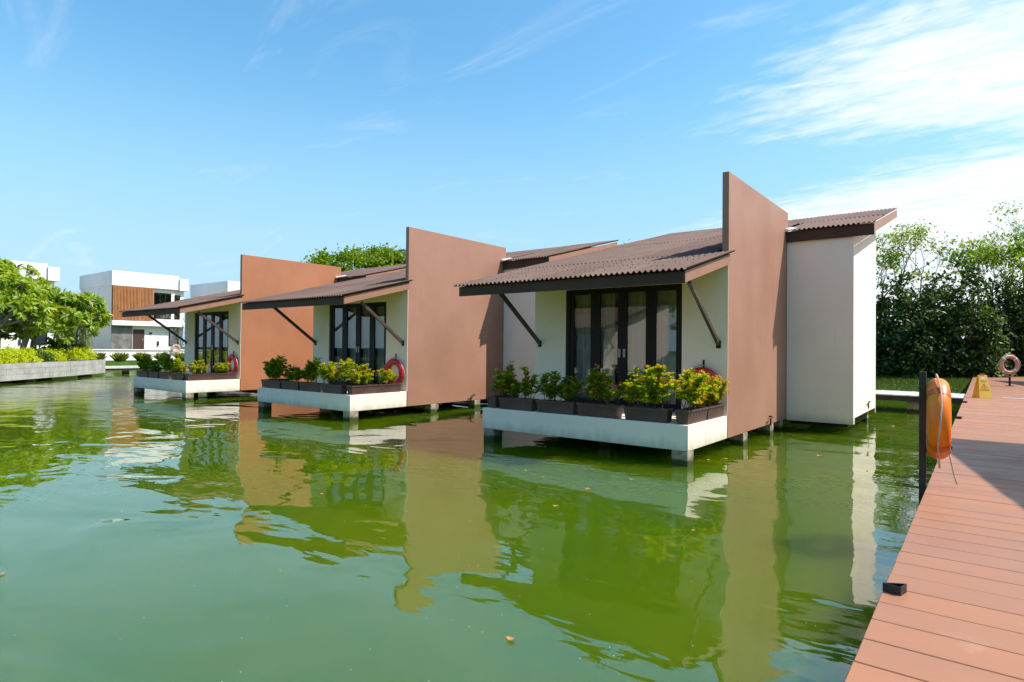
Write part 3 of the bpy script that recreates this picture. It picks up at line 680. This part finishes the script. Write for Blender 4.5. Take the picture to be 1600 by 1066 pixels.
# wedge shaped edge lights
def edge_light(y, rz, label):
    o = empty('edge_light', (3.150, y, .5612), rz); o.scale = (.68, .68, .8); tag(o, label, 'light', 'black edge lights along the boardwalk')
    t = .006; h = .052
    MB().box(-.06, .06, -.062, -.062+t, 0, h).build('front_plate', 'black_plastic', o)
    MB().hexa([(-.06,-.055,0),(-.053,-.055,0),(.06,.05,0),(.053,.055,0),(-.06,-.055,h),(-.053,-.055,h),(.06,.05,h),(.053,.055,h)]).build('rear_plate', 'black_plastic', o)
    MB().box(.0535, .06, -.0555, .049, 0, h).build('side_plate', 'black_plastic', o)
    MB().add([(-.05,-.055,.006),(.053,-.055,.006),(.053,.045,.006)], [(0,1,2)]).build('base_plate', 'black_plastic', o)
edge_light(-5.25, R(-14), 'nearest black wedge shaped light on the edge of the boardwalk')
edge_light(.385, R(-14), 'black edge light on the boardwalk just beyond the orange life ring')
edge_light(4.78, R(-14), 'third black edge light along the boardwalk, before the caution board')
edge_light(9.18, R(-14), 'black edge light on the boardwalk just in front of the caution board')

# ------------------------------------------------------------------ trees
def grow(rng, p, d, L, r, depth, cfg, tubes, tips):
    n = cfg.get('seg', 4); pts = [p.copy()]; rad = [r]; q = p.copy(); dd = d.copy()
    for i in range(n):
        dd = dd+rng.normal(0, cfg['wob'], 3)+np.array([0, 0, cfg['up']]); dd /= np.linalg.norm(dd); q = q+dd*L/n; pts.append(q.copy()); rad.append(r*(1-(1-cfg['taper'])*(i+1)/n))
    tubes.tube(pts, rad, 7 if depth > 2 else 5, cap=False)
    if depth == 0: tips.append((q, dd)); return
    if depth <= cfg.get('side', -1):
        tips.append((pts[n//2], dd))
    k = cfg['fork'][min(depth, len(cfg['fork'])-1)]; a0 = rng.uniform(0, 6.28)
    x = np.cross(dd, [0.3, 0.2, 1.0]); x /= np.linalg.norm(x); y = np.cross(dd, x)
    for j in range(k):
        a = a0+6.283*j/k+rng.normal(0, .25); s = rng.uniform(*cfg['ang']); nd = dd*math.cos(s)+(x*math.cos(a)+y*math.sin(a))*math.sin(s)
        grow(rng, q, nd, L*rng.uniform(*cfg['len']), rad[-1]*cfg.get('rr', .72), depth-1, cfg, tubes, tips)

def frangipani(loc, seed, height, label, lean=(0, 0)):
    rng = np.random.default_rng(seed); tb = MB(); tips = []
    cfg = dict(seg=3, wob=.10, up=.06, taper=.78, fork=[2, 3, 3, 3, 3, 3], ang=(.42, .85), len=(.66, .86), rr=.74)
    grow(rng, np.array([0, 0, 0.]), np.array([lean[0], lean[1], 1.]), height*.26, height*.036, 5, cfg, tb, tips)
    zs_ = height/max(t[0][2] for t in tips); tb.v = [(p[0]*zs_, p[1]*zs_, p[2]*zs_) for p in tb.v]
    T = np.array([t[0] for t in tips])*zs_; Dd = np.array([t[1] for t in tips]); k = 15
    P = np.repeat(T, k, 0); A = np.repeat(Dd, k, 0); n = len(P)
    side = unit(rng, n); side -= A*np.sum(side*A, 1, keepdims=True); side /= np.linalg.norm(side, axis=1, keepdims=True)
    D = side+A*rng.uniform(.05, .8, (n, 1))+np.array([0, 0, -.12]); N = A+rng.normal(0, .2, (n, 3)); L = rng.uniform(.28, .46, n)
    o = empty('frangipani_tree', loc); tag(o, label, 'tree', 'frangipani trees on the planted island')
    tb.build('trunk', 'bark_pale', o, smooth=True)
    link('crown', leaf_mesh('crown', P-A*rng.uniform(0, .12, (n, 1)), D, N, L, L*.155, 'leaf_frangipani', .25, .12), o)
    s = rng.random(len(T)) < .10; F = np.repeat(T[s]+Dd[s]*.06, 10, 0)
    if len(F):
        d = unit(rng, len(F)); d[:, 2] = abs(d[:, 2]); link('blossom', leaf_mesh('blossom', F+d*.03, d, unit(rng, len(F)), .08, .03, 'petal_white', .2), o)
    return o
def leafy(name, loc, seed, height, label, mat='leaf_tree', bark='bark_dark', depth=4, fork=(3, 3, 3, 3, 3), ang=(.35, .8), lens=(.62, .82), per=60, spread=.5, ls=(.10, .20), trunk=.32, rad=.02, up=.05, wob=.12, lean=(0, 0), group=None, wid=.28, side=-1):
    rng = np.random.default_rng(seed); tb = MB(); tips = []
    cfg = dict(seg=4, wob=wob, up=up, taper=.70, fork=list(fork), ang=ang, len=lens, rr=.75, side=side)
    grow(rng, np.array([0, 0, 0.]), np.array([lean[0], lean[1], 1.]), height*trunk, height*rad, depth, cfg, tb, tips)
    zs_ = height/max(t[0][2] for t in tips); tb.v = [(p[0]*zs_, p[1]*zs_, p[2]*zs_) for p in tb.v]
    T = np.array([t[0] for t in tips])*zs_; n = len(T)*per
    c = np.repeat(T, per, 0); P = c+rng.normal(0, 1, (n, 3))*np.array([spread, spread, spread*.6])*rng.uniform(.3, 1, (n, 1))
    D = unit(rng, n)+np.array([0, 0, -.15]); N = np.array([0, 0, 1.])+rng.normal(0, .6, (n, 3)); L = rng.uniform(*ls, n)
    o = empty(name, loc); tag(o, label, 'tree', group)
    tb.build('trunk', bark, o, smooth=True); link('crown', leaf_mesh('crown', P, D, N, L, L*wid, mat, .25, .1), o); return o
def bush(name, loc, seed, rx, ry, h, n_cl, per, label, mat, ls, cat='hedge', group=None, cs=.35, wid=.30, zlow=0.0, core=True):
    rng = np.random.default_rng(seed); o = empty(name, loc); tag(o, label, cat, group)
    u = unit(rng, n_cl); u[:, 2] = np.abs(u[:, 2])*1.0; rads = rng.uniform(.55, 1.05, (n_cl, 1))**.6
    c = u*rads*np.array([rx, ry, h-zlow])+np.array([0, 0, zlow]); low = rng.random(n_cl) < .45; c[low, 2] *= rng.uniform(.1, .8, low.sum())
    P = np.repeat(c, per, 0); n = len(P); P = P+rng.normal(0, cs, (n, 3))*rng.uniform(.2, 1, (n, 1)); P[:, 2] = np.maximum(P[:, 2], .02)
    D = unit(rng, n)+np.array([0, 0, .1])+np.repeat(u, per, 0)*.4; N = np.repeat(u, per, 0)+np.array([0, 0, .6])+rng.normal(0, .5, (n, 3)); L = rng.uniform(*ls, n)
    tb = MB()
    for i in range(min(26, n_cl)):
        a = c[i]; b0 = np.array([a[0]*.35, a[1]*.35, 0]); m_ = (a+b0)/2+rng.normal(0, .08*h, 3); m_[2] = max(m_[2], .05); tb.tube([b0, m_, a], [h*.010+.004, h*.007+.003, .003], 5, cap=False)
    tb.build('stem', 'bark_dark', o); link('foliage', leaf_mesh('foliage', P, D, N, L, L*wid, mat, .25, .08), o); return o

# --- the right bank: dark hedge of tall shrubs with airy trees above
GH = 'tall shrubs forming the dark hedge'
hedge = [(-3.0, 28.5, 2.2, 5.6, 'tall dark shrub of the hedge, half hidden behind the nearest villa\'s side room'),
         (0.3, 28.6, 2.0, 5.2, 'dark hedge shrub just right of the white side room'), (2.4, 29.6, 1.9, 5.6, 'dark hedge shrub rising behind the post with the orange ring'),
         (4.4, 32.6, 2.1, 5.1, 'dark hedge shrub behind the yellow caution board'), (6.6, 33.2, 2.2, 5.7, 'tall hedge shrub at the right edge of the picture behind the faded ring'),
         (9.4, 34.0, 2.4, 5.6, 'hedge shrub beyond the end of the boardwalk, past the right edge'), (1.2, 31.6, 2.2, 5.0, 'rear dark shrub filling the hedge behind the first two'), (-5.5, 30.5, 2.5, 6.0, 'dark hedge shrub hidden behind the nearest villa')]
for i, (x, y, rx, h, lb) in enumerate(hedge):
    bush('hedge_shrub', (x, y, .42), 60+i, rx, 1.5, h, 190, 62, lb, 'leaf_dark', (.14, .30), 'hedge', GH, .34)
GT = 'airy trees above the hedge'
leafy('airy_tree', (0.2, 33.0, .45), 80, 8.7, 'slender airy tree with bare branches beside the side room roof', 'leaf_airy', 'bark_dark', 5, (3, 3, 3, 2, 2, 3), (.22, .62), (.62, .82), 13, .36, (.12, .24), .27, .0135, .05, .10, (-.10, 0), GT, .22)
leafy('airy_tree', (2.6, 36.0, .45), 81, 9.7, 'leaning airy tree with long dark branches against the white cloud', 'leaf_airy', 'bark_dark', 5, (3, 3, 3, 2, 2, 3), (.22, .60), (.64, .84), 11, .36, (.12, .24), .27, .0135, .05, .09, (.25, 0), GT, .22)
leafy('airy_tree', (6.4, 38.0, .45), 82, 9.0, 'airy tree at the right edge above the hedge', 'leaf_airy', 'bark_dark', 5, (3, 3, 3, 2, 2, 3), (.25, .62), (.62, .82), 13, .38, (.12, .24), .27, .0135, .05, .10, (-.1, 0), GT, .22)
leafy('leafy_tree', (4.3, 35.5, .45), 83, 7.4, 'bright green leafy tree rising from the middle of the hedge', 'leaf_tree', 'bark_dark', 4, (3, 3, 3, 3, 3), (.3, .7), (.62, .8), 30, .38, (.14, .28), .34, .014, .04, .10, (0, 0), GT)
leafy('leafy_tree', (-1.6, 33.0, .45), 84, 7.4, 'fresh green tree squeezed between the side room roof and the hedge', 'leaf_tree', 'bark_dark', 4, (3, 3, 3, 3, 3), (.3, .7), (.62, .8), 15, .42, (.14, .28), .34, .016, .04, .10, (0, 0), GT)
leafy('leafy_tree', (7.9, 36.6, .45), 85, 6.0, 'green tree with a rusty tinge at the far right behind the hedge', 'leaf_tree', 'bark_dark', 4, (3, 3, 3, 3, 3), (.3, .7), (.62, .8), 40, .45, (.14, .28), .34, .014, .04, .10, (-.1, 0), GT)
bush('flowering_shrub', (6.0, 33.6, 4.6), 90, .8, .8, 1.6, 26, 30, 'shrub top with orange red young leaves in the hedge at the right', 'petal_red', (.12, .22), 'shrub', None, .2)
# --- trees showing over the villas' roofs
GB = 'trees behind the villas'
leafy('rain_tree', (-32.6, 21.0, .45), 86, 8.6, 'round green tree showing above the roof of the middle villa', 'leaf_tree', 'bark_dark', 4, (4, 3, 3, 3, 3), (.40, .95), (.62, .82), 120, .50, (.20, .36), .46, .018, .10, .10, (0, 0), GB)
leafy('rain_tree', (-29.8, 24.0, .45), 87, 8.3, 'green tree just left of the middle villa\'s brown wall', 'leaf_tree', 'bark_dark', 4, (4, 3, 3, 3, 3), (.40, .95), (.62, .82), 120, .50, (.20, .36), .46, .018, .10, .10, (0, 0), GB)
leafy('young_tree', (-24.9, 26.2, .45), 88, 8.5, 'tree top peeping over the sloping end of the middle villa\'s brown wall', 'leaf_tree', 'bark_dark', 3, (3, 3, 3, 3), (.3, .7), (.6, .8), 40, .35, (.14, .28), .42, .014, .05, .10, (0, 0), GB)
leafy('young_tree', (-15.2, 27.3, .45), 89, 8.2, 'slim tree top peeping over the ridge between the two nearer villas', 'leaf_tree', 'bark_dark', 3, (3, 2, 2, 3), (.25, .6), (.6, .8), 26, .22, (.12, .26), .42, .012, .06, .10, (0, 0), GB)
leafy('rain_tree', (-43, 30, .45), 91, 7.0, 'far green tree behind the farthest villa', 'leaf_tree', 'bark_dark', 4, (4, 3, 3, 3, 3), (.40, .95), (.62, .82), 40, .55, (.18, .34), .30, .018, .02, .12, (0, 0), GB)

# --- unseen trees behind the viewer, added to darken the door glass reflections
t0 = leafy('reflection_tree', (-6, -36, .5), 95, 9.0, 'first shade tree on the shore behind the viewer', 'leaf_tree', 'bark_dark', 4, (4, 3, 3, 3, 3), (.40, .95), (.62, .82), 60, .7, (.25, .45), .30, .018, .02, .12, (0, 0), 'unseen trees added on the opposite shore')
for i, x in enumerate((-14, -22, -30, -39)):
    o = copy_tree(t0); o.location = (x, -35-2*(i % 2), .5); o.rotation_euler.z = i*1.7; o['label'] = f'{ORD[i+1]} shade tree on the shore behind the viewer'

# ------------------------------------------------------------------ planted island at the left
isl = empty('planted_island', (0, 0, 0)); tag(isl, 'curved raised planting bed faced with grey stone blocks, standing in the pond', 'planting bed')
front = [(-20.5, -10.6), (-24.5, -6.5), (-29.5, -1.67), (-33.0, 1.85), (-35.6, 4.1), (-36.3, 4.5)]
back = [(-37.6, 4.3), (-41.5, 1.0), (-43.5, -5), (-36, -15)]
MB().prism(front[:]+back, .15, .88).build('bed_core', 'stone_grey', isl)
cx, cy = -36, -4
MB().prism([(cx+(x-cx)*.97, cy+(y-cy)*.97) for x, y in front+back], .881, .92).build('soil', 'soil', isl)
# stone blocks in three courses along the front
tl = Vector((0, 0, 0)); rs = random.Random(17)
blk = {}
for a, b_ in zip(front[:-1], front[1:]):
    A_, B_ = Vector((*a, 0)), Vector((*b_, 0)); d = (B_-A_); Ls = d.length; d.normalize(); nn = Vector((-d.y, d.x, 0))
    if nn.dot(Vector((3.5, -8.8, 0))-A_) < 0: nn = -nn
    for row in range(3):
        h = .25; z0 = .145+row*.253; x = 0.0; off = (row % 2)*.33
        while x < Ls-.02:
            w_ = min(.66 if x > 0 or not off else off+.001, Ls-x); key = round(w_, 2)
            if key not in blk: blk[key] = MB().box(.003, key-.003, -.02, .02, 0, h-.006).mesh('stone_block', 'stone_grey')
            o = bpy.data.objects.new('stone_block', blk[key]); C.objects.link(o); o.parent = isl
            p = A_+d*x+nn*(.021+rs.uniform(0, .010)); o.location = (p.x, p.y, z0); o.rotation_euler.z = math.atan2(d.y, d.x); x += w_
for x, y in ((-35.2, 3.2), (-33, .8), (-29.5, -2.6), (-38, 1)): MB().box(x-.25, x+.25, y-.25, y+.25, -.8, .149).build('pile', 'stilt_concrete', isl)
GF = [((-35.6, 2.6, .9), 101, 3.5, 'frangipani with forked pale trunk nearest the right end of the planted island', (.05, .1)), ((-35.0, .3, .9), 102, 4.4, 'second frangipani from the right on the island, thick leaning limbs', (-.15, .1)),
      ((-36.9, -.7, .9), 103, 5.5, 'tallest frangipani of the island, at the left edge of the picture', (.1, -.05)), ((-33.0, -1.8, .9), 104, 4.6, 'frangipani at the left edge with a long leaning limb', (-.3, .35)), ((-38.2, 1.6, .9), 105, 4.3, 'frangipani standing behind the others on the island', (.0, .0))]
for loc, sd, h, lb, ln in GF: frangipani(loc, sd, h, lb, ln)
# clipped bright hedge along the wall, one darker shrub in it
GHB = 'low clipped bushes along the island wall'
for i in range(13):
    t = i/12; x = -26.0+(-35.5+26.0)*t; y = -4.7+(3.75+4.7)*t; x -= .45; y -= .45
    dark = i == 8
    if dark: lb = 'darker green low bush set in the bright clipped hedge on the island'
    elif i > 8: lb = f'yellow green clipped bush of the island hedge, {["first", "second", "third", "fourth"][12-i]} from its right end'
    else: lb = f'yellow green clipped bush of the island hedge, {["first", "second", "third", "fourth", "fifth", "sixth", "seventh", "eighth"][7-i]} one left of the darker bush'
    bush('low_bush', (x, y, .90), 120+i, .58, .58, .62+rr.uniform(-.06, .06)-(.05 if dark else 0), 95, 46, lb, 'leaf_shrub_green' if dark else 'leaf_hedge_bright', (.06, .12), 'bush', GHB, .10)
# weeping pale plant at the end of the island, and some undergrowth
rng = np.random.default_rng(9); n = 2600; a = rng.uniform(0, 6.28, n); q = rng.uniform(.2, .75, n); zt = rng.uniform(.3, 2.1, n)
P = np.stack([q*np.cos(a), q*np.sin(a), zt], 1); D = np.stack([.25*np.cos(a), .25*np.sin(a), -np.ones(n)], 1)
wp = empty('weeping_shrub', (-37.0, 3.3, .9)); tag(wp, 'pale weeping shrub trailing at the right end of the planted island', 'shrub')
MB().tube([(0, 0, 0), (.05, 0, 1.0), (0, .05, 2.0)], [.05, .04, .02], 6).build('stem', 'bark_pale', wp); link('foliage', leaf_mesh('foliage', P, D, unit(rng, n), rng.uniform(.15, .34, n), .014, 'leaf_grass'), wp)
bush('undergrowth_shrub', (-34.6, 1.6, .9), 150, .6, .6, 1.3, 30, 40, 'leafy dark undershrub between the frangipani trunks', 'leaf_shrub_green', (.16, .30), 'shrub', None, .15)
bush('undergrowth_shrub', (-36.6, 2.9, .9), 151, .5, .5, 1.2, 30, 40, 'leafy dark undershrub right of the forked frangipani trunk', 'leaf_shrub_green', (.16, .30), 'shrub', None, .15)
# box seat under the trees
tag(MB().box(-.35, .35, -.2, .2, 0, .38).box(-.4, .4, -.25, .25, .38, .43).build('garden_seat', 'stone_rough', None, bevel=.01, loc=(-35.2, -1.6, .921)), 'low dark box seat among the trunks at the left picture edge', 'seat')

# ------------------------------------------------------------------ walkway and garden edge at the far left
wk = empty('far_walkway', (0, 0, 0)); tag(wk, 'narrow pale walkway over the water between the island and the far villas', 'walkway')
MB().box(-38.4, -37.3, 4.6, 30, .33, .45).build('walk_slab', 'walk_board', wk); MB().box(-38.2, -37.36, 4.7, 30, .20, .329).build('edge_beam', 'post_wood', wk)
for i in range(9): MB().box(-38, -37.7, 6+i*2.8, 6.3+i*2.8, -.8, .199).build('pile', 'stilt_concrete', wk)
tw = empty('terrace_wall', (0, 0, 0)); tag(tw, 'long pale retaining wall below the far white villas', 'wall')
MB().box(-51.0, -50.7, -14, 34, .3, 1.30).build('wall_face', 'villa_white', tw); MB().box(-51.05, -50.62, -14, 34, 1.301, 1.38).build('coping', 'villa_white', tw)
tag(MB().box(-75, -51.06, -14, 34, .45, 1.32).build('terrace', 'grass_ground'), kind='structure')
rng = np.random.default_rng(33)
for i in range(15):
    n = 420; a = rng.uniform(0, 6.28, n); q = rng.uniform(0, .28, n)
    P = np.stack([q*np.cos(a), q*np.sin(a), np.zeros(n)], 1); D = np.stack([np.cos(a)*rng.uniform(.1, .8, n), np.sin(a)*rng.uniform(.1, .8, n), np.ones(n)], 1)
    o = empty('grass_clump', (-46.6, 4.6+i*1.45, .48)); tag(o, f'{["first","second","third","fourth","fifth","sixth","seventh","eighth","ninth","tenth","eleventh","twelfth","thirteenth","fourteenth","fifteenth"][i]} tufted grass clump from the island in the row along the far shore', 'plant', 'grass clumps along the far shore')
    link('blades', leaf_mesh('blades', P, D, unit(rng, n), rng.uniform(.35, .8, n), .016, 'leaf_grass', .2, .25), o)

# ------------------------------------------------------------------ far white villas with timber screens (local x runs along the sunlit front)
def white_house():
    r = empty('white_house'); Wm = 'villa_white'
    # local: front face at x = 0 (towards the pond), y along it, z up from the terrace
    MB().box(-7.5, -.35, .05, 5.75, 0, 2.0).build('ground_floor', Wm, r)
    MB().box(-7.5, .20, -.05, 6.1, 2.02, 2.42).build('floor_band', Wm, r)
    MB().box(-7.4, -.25, .0, 5.72, 2.421, 5.30).build('upper_floor', Wm, r)
    MB().box(-7.5, .0, -.06, 5.2, 5.301, 6.52).build('parapet', Wm, r, bevel=.01); MB().box(-7.0, .15, 5.21, 5.95, 5.25, 6.30).build('parapet', Wm, r, bevel=.01)
    MB().box(-.35, -.30, .06, 1.62, 0, 2.0).build('stone_cladding', 'stone_rough', r)
    dr = MB().box(-.348, -.29, 1.70, 2.55, 0, 1.72).build('door', 'fascia_brown', r); MB().box(-.289, -.26, 2.4, 2.44, .8, .95).build('handle', 'metal_grey', dr)
    for y0, y1, z0, z1, k in ((3.25, 4.65, 2.7, 4.95, 3), (4.95, 5.40, 2.7, 4.85, 1)):
        w_ = MB().box(-.249, -.20, y0, y1, z0, z1).build('window', 'frame_dark', r)
        for i in range(k):
            a_ = y0+.06+(y1-y0-.06)*i/k; b2 = y0+(y1-y0-.06)*(i+1)/k
            MB().box(-.199, -.19, a_, b2, z0+.07, z1-.07).build('pane', 'window_glass', w_)
    w_ = MB().box(-.349, -.30, 4.55, 5.35, .35, 1.98).build('window', 'frame_dark', r); MB().box(-.299, -.29, 4.62, 5.28, .42, 1.9).build('pane', 'window_glass', w_)
    MB().box(-.349, -.26, 2.95, 3.15, 1.35, 1.5).build('wall_lamp', 'black_plastic', r); MB().box(-.349, -.25, 3.6, 3.72, .35, .75).build('meter_box', 'black_plastic', r)
    sm = MB().box(-.06, .06, -.028, .028, 2.46, 5.28).mesh('slat', 'timber_slat')
    for i in range(29):
        o = bpy.data.objects.new('slat', sm); C.objects.link(o); o.parent = r; o.location = (.02 if i < 19 else -.05, .06+i*.108, 0)
    MB().box(-.245, -.18, .02, 2.0, 2.43, 5.29).build('screen_backing', 'timber_slat', r)
    MB().box(-3.0, -2.97, -.075, .02, 2.43, 5.2).build('drain_pipe', Wm, r)
    return r
wh = white_house(); wh.location = (-53.0, 10.6, 1.33); GW = 'white houses on the far shore'
tag(wh, 'white two storey house with orange timber slat screen, seen over the farthest pond villa', 'house', GW)
for y, x, lb in ((20.1, -52.7, 'white house block showing above the roof of the farthest pond villa'), (.95, -52.9, 'white house mostly hidden behind the frangipani trees at the left')):
    o = copy_tree(wh); o.location = (x, y, 1.33); tag(o, lb, 'house', GW)
ring('life_ring', 'buoy_faded', 'buoy_tape', (-50.55, 14.55, 1.45), R(90), 'pale life ring hung below the white house on the far shore')
rng = np.random.default_rng(12); n = 1800
P = np.stack([rng.normal(0, .35, n), rng.normal(0, .45, n), rng.uniform(.5, 2.9, n)], 1); D = np.stack([rng.normal(0, .15, n), rng.normal(0, .15, n), -np.ones(n)], 1)
hv = empty('hanging_creeper', (-52.2, 17.1, 1.35)); tag(hv, 'yellow green creeper hanging beside the white house, behind the farthest villa', 'plant')
link('foliage', leaf_mesh('foliage', P, D, unit(rng, n), rng.uniform(.15, .4, n), .03, 'leaf_grass'), hv); MB().tube([(0, 0, 0), (.1, .1, 1.5), (0, 0, 2.9)], [.06, .05, .03], 6).build('stem', 'bark_pale', hv)

# ------------------------------------------------------------------ floating leaves and specks
def floating(loc, size, rz, label, seed):
    rg = random.Random(seed); mb = MB(); n = 7; 
    for i in range(n+1):
        t = i/n; w_ = size*.36*math.sin(math.pi*min(1, t*.95+.05))**.8*(1+rg.uniform(-.12, .12)); x = (t-.5)*size
        c_ = size*.10*(2*t-1)**2
        mb.v += [(x, -w_, .004+c_+size*.10), (x, 0, .004+c_), (x, w_, .004+c_+size*.07)]
    for i in range(n):
        for k in (0, 1): mb.f.append((i*3+k, i*3+k+1, i*3+k+4, i*3+k+3))
    mb.tube([(-size*.5, 0, .006+size*.1), (-size*.75, size*.05, .01)], size*.015, 4)
    o = mb.build('fallen_leaf', 'leaf_dry', None, smooth=True, loc=loc); o.rotation_euler.z = rz; tag(o, label, 'leaf', 'dry leaves afloat on the pond')
LEAVES = [
    (1.25, -5.926, 0.058, 'largest dry orange leaf afloat in the open water near the bottom of the picture'),
    (-0.398, -2.246, 0.088, "dry leaf afloat in the reflection of the nearest villa's slab"),
    (-0.263, -3.167, 0.064, 'dry leaf afloat just below the slab reflection, left of its middle'),
    (-1.66, -1.823, 0.064, 'small dry leaf afloat near the left front stilt of the nearest villa'),
    (-1.239, -2.028, 0.052, 'tiny dry leaf afloat right of the one by the left front stilt'),
    (-0.245, -1.347, 0.06, "dry leaf afloat left of the nearest villa's corner stilt"),
    (0.047, 0.741, 0.071, "pale dry leaf afloat just right of the nearest villa's corner stilt"),
    (0.213, 1.03, 0.093, 'brown dry leaf afloat between the corner stilt and the brown wall'),
    (1.33, 2.371, 0.086, 'dry leaf afloat in the reflection of the side room'),
    (1.823, 7.903, 0.105, 'pale leaf afloat right of the side room, towards the footbridge'),
    (-8.669, -5.261, 0.076, 'dry leaf afloat in the reflection of the island trees'),
    (-2.409, -7.528, 0.049, 'reddish leaf afloat at the left edge of the picture'),
    (2.786, -4.234, 0.06, 'curled leaf afloat close to the boardwalk near the black light'),
    (-2.71, -4.481, 0.046, "reddish speck of leaf afloat in the middle villa's reflection"),
    (1.272, -3.069, 0.05, 'dry leaf afloat below the reflected planters of the nearest villa')]
for i, (x, y, s, lb) in enumerate(LEAVES): floating((x, y, .002), s, i*1.9, lb, i)
rng = np.random.default_rng(77); n = 420
x = rng.uniform(-8, 3.0, n); y = rng.uniform(-8, 3, n); a = rng.uniform(0, 6.28, n)
P = np.stack([x, y, np.full(n, .0035)], 1); D = np.stack([np.cos(a), np.sin(a), np.zeros(n)], 1); N = np.tile([0, 0, 1.], (n, 1))
tag(link('floating_specks', leaf_mesh('floating_specks', P, D, N, rng.uniform(.004, .012, n), rng.uniform(.0015, .004, n), 'petal_white', .0)), 'tiny pale specks scattered over the green water', 'specks', kind='stuff')
